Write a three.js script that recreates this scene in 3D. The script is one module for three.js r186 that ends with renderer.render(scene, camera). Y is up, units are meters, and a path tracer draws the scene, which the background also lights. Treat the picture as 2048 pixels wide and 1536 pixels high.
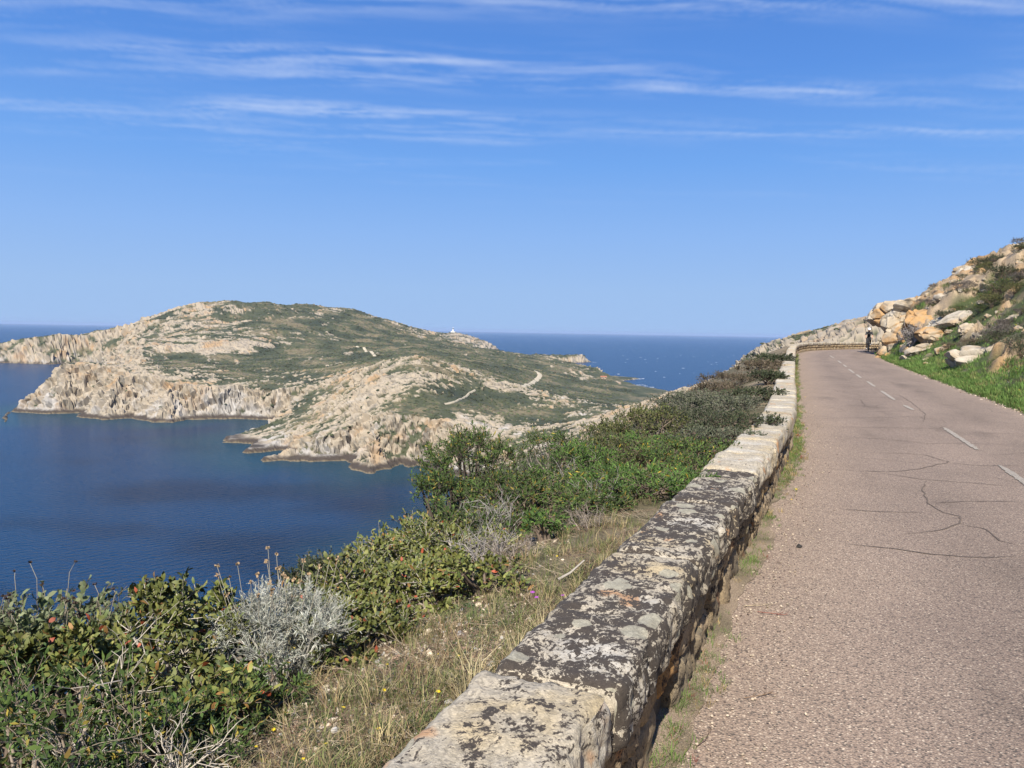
import * as THREE from 'three';
import { mergeGeometries } from 'three/addons/utils/BufferGeometryUtils.js';
import { MarchingCubes } from 'three/addons/objects/MarchingCubes.js';

// ---------------------------------------------------------------- camera, sky, sun, exposure
const scene = new THREE.Scene();
const EYE = 1.65, PITCH = 3.9, ROLL = 1.0, FOCAL = 1538;
const camera = new THREE.PerspectiveCamera(53.07, 4 / 3, 0.05, 150000);
camera.position.set(0, EYE, 0);
camera.rotation.order = 'YXZ';
camera.rotation.set(THREE.MathUtils.degToRad(-PITCH), 0, THREE.MathUtils.degToRad(ROLL));
const renderer = new THREE.WebGLRenderer({ antialias: true });
renderer.toneMapping = THREE.LinearToneMapping;
renderer.toneMappingExposure = 1.62;
renderer.shadowMap.enabled = true;
const SEA = -90;
const sunAz = THREE.MathUtils.degToRad(193), sunEl = THREE.MathUtils.degToRad(43);   // behind the viewer, a little to the left
const sunDir = new THREE.Vector3(Math.sin(sunAz) * Math.cos(sunEl), Math.sin(sunEl), -Math.cos(sunAz) * Math.cos(sunEl));
const sun = new THREE.DirectionalLight(new THREE.Color().setRGB(1.0, 0.93, 0.82), 5);
sun.position.copy(sunDir).multiplyScalar(300);
sun.castShadow = true;
sun.shadow.camera.left = sun.shadow.camera.bottom = -120; sun.shadow.camera.right = sun.shadow.camera.top = 120; sun.shadow.camera.far = 900;
sun.shadow.mapSize.set(4096, 4096);
scene.add(sun, sun.target);

// ---------------------------------------------------------------- noise
let seedState = 1;
const reseed = (s) => { seedState = s >>> 0; };
const rnd = () => { seedState = (seedState + 0x6D2B79F5) >>> 0; let t = seedState; t = Math.imul(t ^ (t >>> 15), t | 1); t ^= t + Math.imul(t ^ (t >>> 7), t | 61); return ((t ^ (t >>> 14)) >>> 0) / 4294967296; };
const rr = (a, b) => a + (b - a) * rnd();
const gauss = () => (rnd() + rnd() + rnd() + rnd() - 2) * 1.0;
const PERM = new Uint8Array(512);
{ reseed(77); const p = Array.from({ length: 256 }, (_, i) => i); for (let i = 255; i > 0; i--) { const j = Math.floor(rnd() * (i + 1)); [p[i], p[j]] = [p[j], p[i]]; } for (let i = 0; i < 512; i++) PERM[i] = p[i & 255]; }
const GX = new Float32Array(256), GY = new Float32Array(256), GZ = new Float32Array(256);
for (let i = 0; i < 256; i++) { const z = rr(-1, 1), a = rr(0, 6.2832), r = Math.sqrt(1 - z * z); GX[i] = r * Math.cos(a) * 1.5; GY[i] = r * Math.sin(a) * 1.5; GZ[i] = z * 1.5; }
function n3(x, y, z) {
  const X = Math.floor(x), Y = Math.floor(y), Z = Math.floor(z); x -= X; y -= Y; z -= Z;
  const u = x * x * x * (x * (x * 6 - 15) + 10), v = y * y * y * (y * (y * 6 - 15) + 10), w = z * z * z * (z * (z * 6 - 15) + 10);
  const xi = X & 255, yi = Y & 255, zi = Z & 255, A = PERM[xi] + yi, B = PERM[xi + 1] + yi;
  const AA = PERM[A & 255] + zi, AB = PERM[(A + 1) & 255] + zi, BA = PERM[B & 255] + zi, BB = PERM[(B + 1) & 255] + zi;
  const g = (h, a, b, c) => GX[h] * a + GY[h] * b + GZ[h] * c;
  const l1 = (t, a, b) => a + t * (b - a);
  return l1(w, l1(v, l1(u, g(PERM[AA & 255], x, y, z), g(PERM[BA & 255], x - 1, y, z)), l1(u, g(PERM[AB & 255], x, y - 1, z), g(PERM[BB & 255], x - 1, y - 1, z))),
    l1(v, l1(u, g(PERM[(AA + 1) & 255], x, y, z - 1), g(PERM[(BA + 1) & 255], x - 1, y, z - 1)), l1(u, g(PERM[(AB + 1) & 255], x, y - 1, z - 1), g(PERM[(BB + 1) & 255], x - 1, y - 1, z - 1))));
}
function fbm(x, y, z, o = 4, lac = 2.03, gain = 0.5) { let s = 0, a = 1, t = 0; for (let i = 0; i < o; i++) { s += a * n3(x, y, z); t += a; a *= gain; x = x * lac + 17.1; y = y * lac + 5.3; z = z * lac + 9.7; } return s / t; }
function ridged(x, y, z, o = 4) { let s = 0, a = 1, t = 0; for (let i = 0; i < o; i++) { s += a * (1 - 2 * Math.abs(n3(x, y, z))); t += a; a *= 0.5; x = x * 2.07 + 3.1; y = y * 2.07 + 7.3; z = z * 2.07 + 1.7; } return s / t; }
// rough blocks: nearest and second nearest cell and the nearest one's own number
const W3 = { f1: 0, f2: 0, id: 0 };
function worley(x, y, z) {
  const X = Math.floor(x), Y = Math.floor(y), Z = Math.floor(z); let a = 9, b = 9, id = 0;
  for (let i = -1; i <= 1; i++) for (let j = -1; j <= 1; j++) for (let k = -1; k <= 1; k++) {
    const h = PERM[(PERM[(PERM[(X + i) & 255] + Y + j) & 255] + Z + k) & 255], px = X + i + .5 + GX[h] * .3 - x, py = Y + j + .5 + GY[h] * .3 - y, pz = Z + k + .5 + GZ[h] * .3 - z, q = px * px + py * py + pz * pz;
    if (q < a) { b = a; a = q; id = h; } else if (q < b) b = q;
  }
  W3.f1 = Math.sqrt(a); W3.f2 = Math.sqrt(b); W3.id = id / 255; return W3;
}
const clamp = (x, a = 0, b = 1) => Math.min(b, Math.max(a, x));
const sstep = (a, b, x) => { const t = clamp((x - a) / (b - a)); return t * t * (3 - 2 * t); };
const lerp = (a, b, t) => a + (b - a) * t;
const DEG = Math.PI / 180;
function curve(xs, ys, x) { if (x <= xs[0]) return ys[0]; for (let i = 1; i < xs.length; i++) if (x <= xs[i]) { const t = (x - xs[i - 1]) / (xs[i] - xs[i - 1]); return ys[i - 1] + (ys[i] - ys[i - 1]) * t; } return ys[ys.length - 1]; }

// ---------------------------------------------------------------- the sky: blue air with thin cirrus streaks, the same all round
{
  const W = 3072, Hh = 1536, data = new Float32Array(W * Hh * 4);
  const stops = [[0, .365, .545, .850], [3, .345, .535, .860], [7, .275, .485, .890], [12, .175, .400, .870], [18, .112, .300, .775], [24, .082, .238, .680], [32, .066, .200, .590], [50, .055, .165, .48], [90, .045, .135, .40]];
  const EXP = 1.62;
  const cs = new Float32Array(W * 2);
  for (let i = 0; i < W; i++) { const a = ((i + .5) / W - .5) * 2 * Math.PI; cs[i * 2] = Math.cos(a); cs[i * 2 + 1] = Math.sin(a); }
  for (let j = 0; j < Hh; j++) {
    const el = ((j + .5) / Hh - .5) * 180;
    const e = Math.max(0, el);
    let k = 1; while (k < stops.length - 1 && e > stops[k][0]) k++;
    const A = stops[k - 1], B = stops[k], t = clamp((e - A[0]) / (B[0] - A[0]));
    const base = [lerp(A[1], B[1], t), lerp(A[2], B[2], t), lerp(A[3], B[3], t)];
    const ce = Math.cos(el * DEG), se = Math.sin(el * DEG);
    for (let i = 0; i < W; i++) {
      let c = 0;
      if (el > 4 && el < 75) {
        const x = cs[i * 2] * ce, z = cs[i * 2 + 1] * ce, az = Math.atan2(x, -z);
        const px = x / se, pz = -z / se;                                           // the cloud sheet, height 1
        const wx = px + .10 * n3(px * 1.3, 3.1, pz * 1.3), wz = pz - px * .05 + .05 * fbm(px * 1.1 + 9, 7.7, pz * 2.2, 3);
        const hook = .16 * n3(px * 2.4 + 4, 1.2, pz * 1.5);                         // combed sideways by the wind
        const fil = fbm(wx * 1.7 + 3, (wz + hook * .35) * 13, 8.4, 5, 2.15, .58), puff = fbm(wx * 4.2 + 5, wz * 9, 1.4, 4), broad = fbm(wx * .45 + 12, wz * 1.9, 6.1, 3);
        let band = 0; for (let q = 0; q < 9; q++) { const c0 = 3.68 - q * .43 - .12 * Math.sin(q * 2.3), wd = .085 + .05 * Math.abs(Math.sin(q * 1.7 + .4)); band += Math.exp(-(((wz - c0) / wd) ** 2)) * clamp(.62 + 1.5 * n3(px * .75 + q * 5.3 + 2.2, q * 3.1, 4.4)); }
        const veil = sstep(-.12, .38, broad + .10 * sstep(3.2, 2.2, pz));
        const wisp = clamp(.30 + 1.55 * fil + .45 * puff, 0, 1);
        c = band * wisp * .46 + veil * clamp(.22 + 1.2 * fil + .25 * puff, 0, 1) * .38;
        c *= sstep(8.5, 12.5, el) * (1 - .5 * sstep(35, 75, el));
        c = clamp(c, 0, .62);
      }
      const o = (j * W + i) * 4;
      data[o] = lerp(base[0], .66, c) / EXP; data[o + 1] = lerp(base[1], .76, c) / EXP; data[o + 2] = lerp(base[2], .98, c) / EXP; data[o + 3] = 1;
    }
  }
  const sky = new THREE.DataTexture(data, W, Hh, THREE.RGBAFormat, THREE.FloatType);
  sky.mapping = THREE.EquirectangularReflectionMapping; sky.magFilter = THREE.LinearFilter; sky.needsUpdate = true;
  scene.background = sky; scene.environment = sky;
}

// ---------------------------------------------------------------- helpers for places, names and materials
// A bearing taken from the viewpoint: (u, v) as read off a 2048 x 1536 field of view -> direction; x is to the right, f is ahead (-z)
function bearing(u, v) {
  const x = (u - 1024) / FOCAL, y = (768 - v) / FOCAL, r = ROLL * DEG, p = PITCH * DEG;
  const X = x * Math.cos(r) - y * Math.sin(r), Y = x * Math.sin(r) + y * Math.cos(r);
  const up = Y * Math.cos(p) - Math.sin(p), fw = Math.cos(p) + Y * Math.sin(p), h = Math.hypot(X, fw);
  return { az: Math.atan2(X, fw), tan: up / h };
}
const survey = (u, v, D) => { const b = bearing(u, v); return [D * Math.sin(b.az), D * Math.cos(b.az), EYE + D * b.tan]; };   // x, f, height
const atLevel = (u, v, y) => { const b = bearing(u, v), D = (y - EYE) / b.tan; return [D * Math.sin(b.az), D * Math.cos(b.az)]; };
const onBearing = (u, D) => { const b = bearing(u, 670); return [D * Math.sin(b.az), D * Math.cos(b.az)]; };

const taken = new Map();
const numbered = (n) => { const k = taken.get(n) ?? 0; taken.set(n, k + 1); return k ? `${n}_${String(k).padStart(3, '0')}` : n; };
function tag(o, label, category, group) { o.userData = { ...o.userData, label, category }; if (group) o.userData.group = group; return o; }
function shade(o) { o.traverse?.((m) => { if (m.isMesh) { m.castShadow = true; m.receiveShadow = true; } }); return o; }
function mesh(name, geo, mat, parent) { const m = new THREE.Mesh(geo, mat); m.name = parent ? name : numbered(name); m.castShadow = m.receiveShadow = true; (parent ?? scene).add(m); return m; }
function thing(name, label, category, x, y, f, group) { const g = new THREE.Group(); g.name = numbered(name); g.position.set(x, y, -f); tag(g, label, category, group); scene.add(g); return g; }
const structure = (m, label) => { m.userData.kind = 'structure'; if (label) m.userData.label = label; return m; };
const stuff = (m, label, category) => { m.userData.kind = 'stuff'; if (label) { m.userData.label = label; m.userData.category = category; } return m; };
const C = (r, g, b) => new THREE.Color().setRGB(r, g, b);
const std = (o) => new THREE.MeshStandardMaterial({ roughness: .95, metalness: 0, ...o });
function geoFrom(pos, idx, col, uv, nor) {
  const g = new THREE.BufferGeometry();
  g.setAttribute('position', new THREE.BufferAttribute(pos instanceof Float32Array ? pos : new Float32Array(pos), 3));
  if (idx) g.setIndex(new THREE.BufferAttribute(idx instanceof Uint32Array ? idx : new Uint32Array(idx), 1));
  if (col) g.setAttribute('color', new THREE.BufferAttribute(col instanceof Float32Array ? col : new Float32Array(col), 3));
  if (uv) g.setAttribute('uv', new THREE.BufferAttribute(uv instanceof Float32Array ? uv : new Float32Array(uv), 2));
  if (nor) g.setAttribute('normal', new THREE.BufferAttribute(nor, 3)); else g.computeVertexNormals();
  return g;
}
const toByte = (l) => Math.round(255 * (l <= .0031308 ? 12.92 * l : 1.055 * Math.pow(clamp(l), 1 / 2.4) - .055));
function texture(w, h, fn, srgb) {   // fn(x, y) -> [r, g, b] linear for colour, or one number for height
  const d = new Uint8Array(w * h * 4);
  for (let y = 0; y < h; y++) for (let x = 0; x < w; x++) {
    const c = fn(x, y), o = (y * w + x) * 4;
    if (srgb) { d[o] = toByte(c[0]); d[o + 1] = toByte(c[1]); d[o + 2] = toByte(c[2]); } else { d[o] = d[o + 1] = d[o + 2] = Math.round(255 * clamp(c)); }
    d[o + 3] = 255;
  }
  const t = new THREE.DataTexture(d, w, h); t.wrapS = t.wrapT = THREE.RepeatWrapping; t.magFilter = THREE.LinearFilter; t.minFilter = THREE.LinearMipmapLinearFilter; t.generateMipmaps = true;
  if (srgb) t.colorSpace = THREE.SRGBColorSpace; t.needsUpdate = true; return t;
}
const repeated = (t, s) => { const c = t.clone(); c.repeat.set(s, s); c.needsUpdate = true; return c; };
console.log('sky done');

// ---------------------------------------------------------------- lie of the land
// the road-side edge of the parapet's cap, in plan (x, f)
const WALL = [[-8.2, -18], [-4.6, -9.5], [-1.02, -1], [.25, 2], [.9, 3.52], [1.66, 5.3], [3.05, 8.55], [4.06, 10.97], [7.1, 19.3], [11.15, 30.35], [16.04, 43.6], [18.2, 49.2], [19.6, 52.4], [21.4, 55.7], [23.8, 59.2], [26.8, 62.8], [30.6, 66.2], [36, 69.2], [44, 71.5], [60, 73]];
const PATH = (() => {   // smoothed and evenly stepped
  const c = new THREE.CatmullRomCurve3(WALL.map(([x, f]) => new THREE.Vector3(x, 0, f)), false, 'centripetal'), pts = c.getSpacedPoints(420);
  return pts.map((p) => [p.x, p.z]);
})();
const PN = PATH.length, PS = new Float32Array(PN);
for (let i = 1; i < PN; i++) PS[i] = PS[i - 1] + Math.hypot(PATH[i][0] - PATH[i - 1][0], PATH[i][1] - PATH[i - 1][1]);
const S0 = (() => { let b = 0, d = 1e9; PATH.forEach((p, i) => { const q = Math.abs(p[1]); if (q < d) { d = q; b = i; } }); return PS[b]; })();   // s at the viewer
const roadLevel = (s) => curve([-30, 0, 12, 20, 32, 47, 60, 80, 140], [-.1, 0, 0, .08, .2, .38, .62, .70, 1.2], s);
function toPath(x, f) {   // along the wall, signed distance (right of it positive)
  let best = 1e18, bs = 0, bd = 0;
  const step = 6;
  let b0 = 0; for (let i = 0; i < PN; i += step) { const dx = x - PATH[i][0], df = f - PATH[i][1], q = dx * dx + df * df; if (q < best) { best = q; b0 = i; } }
  best = 1e18;
  for (let i = Math.max(0, b0 - step); i < Math.min(PN - 1, b0 + step); i++) {
    const ax = PATH[i][0], af = PATH[i][1], ex = PATH[i + 1][0] - ax, ef = PATH[i + 1][1] - af, L2 = ex * ex + ef * ef;
    let t = ((x - ax) * ex + (f - af) * ef) / L2; t = i === 0 ? Math.min(1, t) : i === PN - 2 ? Math.max(0, t) : clamp(t);
    const dx = x - ax - ex * t, df = f - af - ef * t, q = dx * dx + df * df;
    if (q < best) { best = q; const L = Math.sqrt(L2); bs = PS[i] + t * L; bd = (ef * dx - ex * df) / L >= 0 ? Math.sqrt(q) : -Math.sqrt(q); }
  }
  return [bs - S0, bd];
}
function fromPath(s, d) {   // the reverse
  const S = s + S0; let i = 0; while (i < PN - 2 && PS[i + 1] < S) i++;
  const ex = PATH[i + 1][0] - PATH[i][0], ef = PATH[i + 1][1] - PATH[i][1], L = Math.hypot(ex, ef), t = (S - PS[i]) / L;
  return [PATH[i][0] + ex * t + ef / L * d, PATH[i][1] + ef * t - ex / L * d, Math.atan2(ex, ef)];
}
const ROADW = 4.75, WALLW = .42;
const roadRight = (s) => ROADW + .10 * n3(s * .5, 3.3, 1) + .05 * n3(s * 2.1, 1.3, 4);
function hNear(x, f) {
  const [s, d] = toPath(x, f), base = roadLevel(s);
  if (d > -WALLW && d < ROADW - .2) return base - .06;
  if (d <= -WALLW) {
    const w = -d - WALLW;
    const g = curve([0, .45, 1.0, 1.6, 2.4, 3.6, 5.5, 9, 16, 30, 60, 100, 170], [.46, .40, .20, -.06, -.45, -1.05, -2.2, -5.0, -10.8, -21.5, -40, -62, -94], w);
    return base + g + .05 * fbm(x * 1.1, 1, f * 1.1, 3) * sstep(0, .8, w) + .7 * fbm(x * .15, 4, f * .15, 3) * sstep(3, 9, w);
  }
  const w = d - roadRight(s);
  if (w < 0) return base - .06 + .06 * sstep(-.25, 0, w);
  const k = 1 + .30 * fbm(x * .09, 8, f * .09, 2);
  const cut = sstep(40, 53, s) * sstep(75, 66, s);                                     // rock cutting where the road turns round the spur
  return base + lerp(curve([0, .35, .9, 2, 3.4, 5, 8, 12, 20, 40], [0, .10, .26, 1.0, 2.4, 4.0, 6.4, 8.8, 13, 20], w * k), curve([0, .35, .9, 2, 3.4, 5, 8, 12, 20, 40], [0, .25, 1.1, 3.0, 4.3, 5.2, 6.6, 8.8, 13, 20], w * k), cut)
    + .12 * fbm(x * .8, 2, f * .8, 3) * sstep(.2, 1.5, w) + .9 * fbm(x * .22, 6, f * .22, 3) * sstep(1.5, 5, w);
}

// coast line at sea level: bearings to the water's edge where it shows, else bearing and distance
const coastPts = [];
const cv = (u, v) => coastPts.push(atLevel(u, v, SEA)), cd = (u, D) => coastPts.push(onBearing(u, D)), ca = (deg, D) => coastPts.push([D * Math.sin(deg * DEG), D * Math.cos(deg * DEG)]);
ca(-100, 210); ca(-60, 175); cd(-200, 170); cd(200, 182); cd(480, 195); cd(700, 222); cd(860, 285); cd(980, 345); cd(1040, 405); cd(985, 455); cd(900, 488);
cv(836, 931); cv(815, 937); cv(802, 930); cv(785, 938); cv(764, 939); cv(745, 948); cv(723, 945); cv(703, 938); cv(690, 922); cv(629, 923); cv(565, 921); cv(523, 925); cv(522, 920); cv(600, 912); cv(560, 901); cv(496, 907); cv(487, 900); cv(505, 888); cv(447, 885); cv(444, 878); cv(520, 868); cv(540, 855); cv(561, 841);
cv(480, 838); cv(376, 840); cv(345, 846); cv(308, 845); cv(260, 836); cv(205, 840); cv(154, 834); cv(158, 827); cv(90, 828); cv(16, 823.5);
cd(6, 850); cd(4, 900); cd(20, 960); cd(100, 1010); cd(190, 1020); cd(232, 1130); cd(225, 1400); cv(196, 729); cv(150, 727); cv(100, 729); cv(50, 727); cv(0, 726); cv(-80, 722); cd(-260, 1790); cd(-330, 2200);
cd(-60, 2500); cd(250, 2750); cd(560, 3250); cd(780, 3500); cd(850, 3850); cd(930, 4000); cd(985, 3980); cd(1000, 3800); cd(978, 3350); cd(985, 3150); cd(1030, 2850); cd(1075, 2620); cd(1120, 2620); cv(1187, 724); cv(1150, 725.5); cv(1107, 726); cv(1128, 730); cv(1160, 741); cv(1205, 747); cv(1222, 753); cv(1281, 757.5); cv(1240, 763); cv(1268, 770); cv(1300, 777); cv(1332, 782);
cd(1390, 1050); cd(1450, 860); cd(1540, 720); cd(1700, 660); cd(2000, 650); cd(2600, 700); ca(75, 800); ca(110, 1200); ca(180, 1500); ca(-140, 900);
const CN = coastPts.length;
function coastDistance(x, f) {   // positive on land
  let best = 1e18, inside = false;
  for (let i = 0, j = CN - 1; i < CN; j = i++) {
    const ax = coastPts[j][0], af = coastPts[j][1], bx = coastPts[i][0], bf = coastPts[i][1], ex = bx - ax, ef = bf - af;
    const t = clamp(((x - ax) * ex + (f - af) * ef) / (ex * ex + ef * ef)), dx = x - ax - ex * t, df = f - af - ef * t, q = dx * dx + df * df;
    if (q < best) best = q;
    if ((af > f) !== (bf > f) && x < ax + (f - af) / (bf - af) * (bx - ax)) inside = !inside;
  }
  return inside ? Math.sqrt(best) : -Math.sqrt(best);
}
// heights surveyed across the headland: u, v, distance
const marks = [
  [450, 606, 1900], [400, 612, 1880], [350, 630, 1850], [300, 645, 1830], [250, 655, 1850], [500, 609, 1950], [560, 614, 2000], [640, 621, 2080], [700, 621, 2150], [760, 637, 2200], [830, 656, 2280], [868, 668, 2330], [900, 688, 2250],
  [450, 612, 2150], [650, 628, 2400], [300, 660, 2200], [200, 672, 2250], [120, 682, 2300], [0, 692, 2300], [-150, 700, 2300], [-300, 700, 2000], [200, 659, 1950], [120, 668, 2000], [0, 681, 2050], [-150, 690, 2000], [100, 690, 1880], [0, 700, 1850], [200, 690, 1800],
  [330, 660, 1700], [330, 690, 1500], [400, 650, 1720], [460, 640, 1750], [560, 640, 1780], [450, 668, 1580], [540, 672, 1560], [350, 715, 1330], [300, 722, 1250], [440, 722, 1290], [520, 724, 1240], [480, 695, 1420], [560, 700, 1420], [620, 690, 1500], [650, 660, 1700], [750, 660, 1850], [800, 680, 1750],
  [250, 700, 1450], [240, 720, 1280],
  [60, 745, 850], [110, 735, 890], [190, 734, 905], [330, 736, 930], [260, 738, 910], [400, 742, 960], [480, 745, 960], [550, 738, 1050], [600, 730, 1130], [660, 735, 1050], [640, 715, 1250], [700, 705, 1350],
  [420, 770, 850], [480, 770, 840], [560, 790, 790], [520, 790, 800], [600, 770, 820], [650, 760, 860], [700, 742, 860], [640, 790, 730], [660, 820, 650], [700, 775, 720],
  [750, 730, 740], [790, 716, 715], [820, 712, 705], [850, 715, 705], [880, 724, 710], [920, 740, 720], [950, 752, 735], [740, 770, 650], [800, 770, 610], [850, 770, 625], [760, 830, 545], [700, 840, 590], [830, 830, 550], [860, 800, 590], [920, 790, 650], [900, 840, 540], [960, 830, 575], [980, 860, 545], [1050, 860, 540], [1000, 790, 690], [1000, 765, 745], [950, 780, 680],
  [1060, 785, 730], [1120, 800, 720], [1100, 850, 570], [1180, 840, 610], [1150, 815, 690], [1050, 770, 860], [1130, 790, 850], [1200, 810, 760], [1000, 745, 1000], [1080, 750, 1120], [1070, 765, 1010], [1150, 775, 1070], [1200, 790, 1020], [1250, 800, 1000],
  [900, 705, 1350], [960, 715, 1350], [800, 695, 1500], [850, 700, 1250], [780, 706, 1000], [880, 712, 950], [1000, 715, 1650], [1000, 728, 1350], [1100, 737, 1500], [1150, 750, 1480], [1200, 765, 1320], [1250, 778, 1180], [1050, 714, 2050], [1000, 705, 2350], [1090, 716, 2300], [930, 697, 2350], [1150, 709, 2480], [1120, 714, 2480],
  [905, 666, 3560], [872, 673, 3500], [885, 669, 3530], [940, 672, 3620], [965, 682, 3680], [985, 692, 3750], [960, 699, 3320], [920, 693, 3150], [900, 676, 3420], [860, 686, 2950],
  [1330, 791, 520], [1300, 800, 540], [1250, 812, 590], [1380, 775, 460], [1430, 752, 410], [1470, 725, 370], [1500, 698, 335], [1540, 683, 310], [1600, 668, 280], [1660, 655, 250], [1720, 640, 225], [1760, 632, 210], [1830, 640, 190], [1950, 640, 190], [2100, 640, 190], [2400, 640, 190], [1600, 700, 345], [1700, 700, 345], [1800, 690, 340], [2000, 680, 330], [1660, 700, 430], [1520, 720, 420], [1700, 705, 500], [1850, 705, 500], [2000, 705, 500],
  [1330, 830, 400], [1400, 800, 340], [1460, 770, 290], [1520, 735, 240], [1580, 705, 210], [1640, 680, 185], [1250, 850, 460], [1180, 880, 440], [1550, 730, 150], [1450, 800, 170], [1640, 697, 130], [1700, 688, 130],
];
const ctl = marks.map(([u, v, D]) => survey(u, v, D));
for (const az of [-75, -60, -45, -35, -25, -15, -5, 3, 9, 14]) for (const D of [60, 85, 115]) { const x = D * Math.sin(az * DEG), f = D * Math.cos(az * DEG); ctl.push([x, f, hNear(x, f)]); }
for (const [az, D, y] of [[32, 95, 4], [40, 90, 12], [55, 90, 26], [70, 90, 30], [40, 400, 20], [60, 400, 40], [25, 500, 20], [32, 600, 10], [-90, 100, -40], [-70, 160, -75], [-40, 150, -72], [-20, 160, -75], [0, 200, -74], [5, 250, -72], [8, 320, -70], [90, 90, 34], [130, 90, 30], [180, 90, 0], [-130, 90, -30]]) ctl.push([D * Math.sin(az * DEG), D * Math.cos(az * DEG), y]);
const TPS = (() => {   // thin plate through the marks
  const n = ctl.length, m = n + 3, S = 1 / 500, M = Array.from({ length: m }, () => new Float64Array(m + 1));
  const X = ctl.map((c) => c[0] * S), F = ctl.map((c) => c[1] * S), U = (q) => (q < 1e-12 ? 0 : .5 * q * Math.log(q));
  for (let i = 0; i < n; i++) {
    for (let j = 0; j < n; j++) M[i][j] = U((X[i] - X[j]) ** 2 + (F[i] - F[j]) ** 2);
    M[i][i] += .0008 * Math.hypot(X[i], F[i]);
    M[i][n] = M[n][i] = 1; M[i][n + 1] = M[n + 1][i] = X[i]; M[i][n + 2] = M[n + 2][i] = F[i]; M[i][m] = ctl[i][2];
  }
  for (let c = 0; c < m; c++) {
    let p = c; for (let r = c + 1; r < m; r++) if (Math.abs(M[r][c]) > Math.abs(M[p][c])) p = r;
    [M[c], M[p]] = [M[p], M[c]];
    for (let r = c + 1; r < m; r++) { const k = M[r][c] / M[c][c]; if (k) for (let j = c; j <= m; j++) M[r][j] -= k * M[c][j]; }
  }
  const w = new Float64Array(m); for (let r = m - 1; r >= 0; r--) { let v = M[r][m]; for (let j = r + 1; j < m; j++) v -= M[r][j] * w[j]; w[r] = v / M[r][r]; }
  return (x, f) => { x *= S; f *= S; let v = w[n] + w[n + 1] * x + w[n + 2] * f; for (let i = 0; i < n; i++) { const a = x - X[i], b = f - F[i], q = a * a + b * b; if (q > 1e-12) v += w[i] * .5 * q * Math.log(q); } return v; };
})();
function hFar(x, f) {
  const D = Math.hypot(x, f), az = Math.atan2(x, f) / DEG;
  const raw = coastDistance(x, f), sd = raw < -7 ? raw : raw + 6 * fbm(x * .03, 2, f * .03, 4) * sstep(150, 500, D) + 5 * fbm(x * .09, 9, f * .09, 4) * sstep(150, 400, D);
  if (sd < -40) return SEA - 14;
  let h = TPS(x, f) + (3.5 + 3 * sstep(600, 2000, D)) * fbm(x * .012, 5, f * .012, 4) * sstep(120, 400, D) + 1.3 * fbm(x * .06, 3, f * .06, 3) + sstep(1050, 1500, D) * (9 * fbm(x * .0075 + 5, 2, f * .0075, 3) + 7 * ridged(x * .011 + 2, 4, f * .011, 3) - 2);
  h = Math.max(h, SEA + 3.5);
  const east = sstep(8, 3, Math.abs(az - 12)) * sstep(800, 1100, D) * sstep(2700, 2500, D);
  const kk = lerp(1.05, .45, east) * (1 + .35 * n3(x * .015, 11, f * .015));
  const shelf = 1.6 + 1.6 * n3(x * .02, 15, f * .02);                                // a low ledge at the water's edge
  let cliff = sd < 0 ? sd * .8 : sd < 4 ? shelf * sstep(0, 2.5, sd) + .25 * sd : shelf + 1 + (sd - 4) * kk;
  cliff += (4.5 * ridged(x * .045, 7, f * .045, 4)) * sstep(6, 26, sd);
  return Math.min(h, SEA + cliff);
}
function height(x, f) {
  const D = Math.hypot(x, f);
  if (D < 70) return hNear(x, f);
  const t = sstep(70, 135, D);
  return t >= 1 ? hFar(x, f) : lerp(hNear(x, f), hFar(x, f), t);
}
console.log('land ready', ctl.length, CN);

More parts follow.
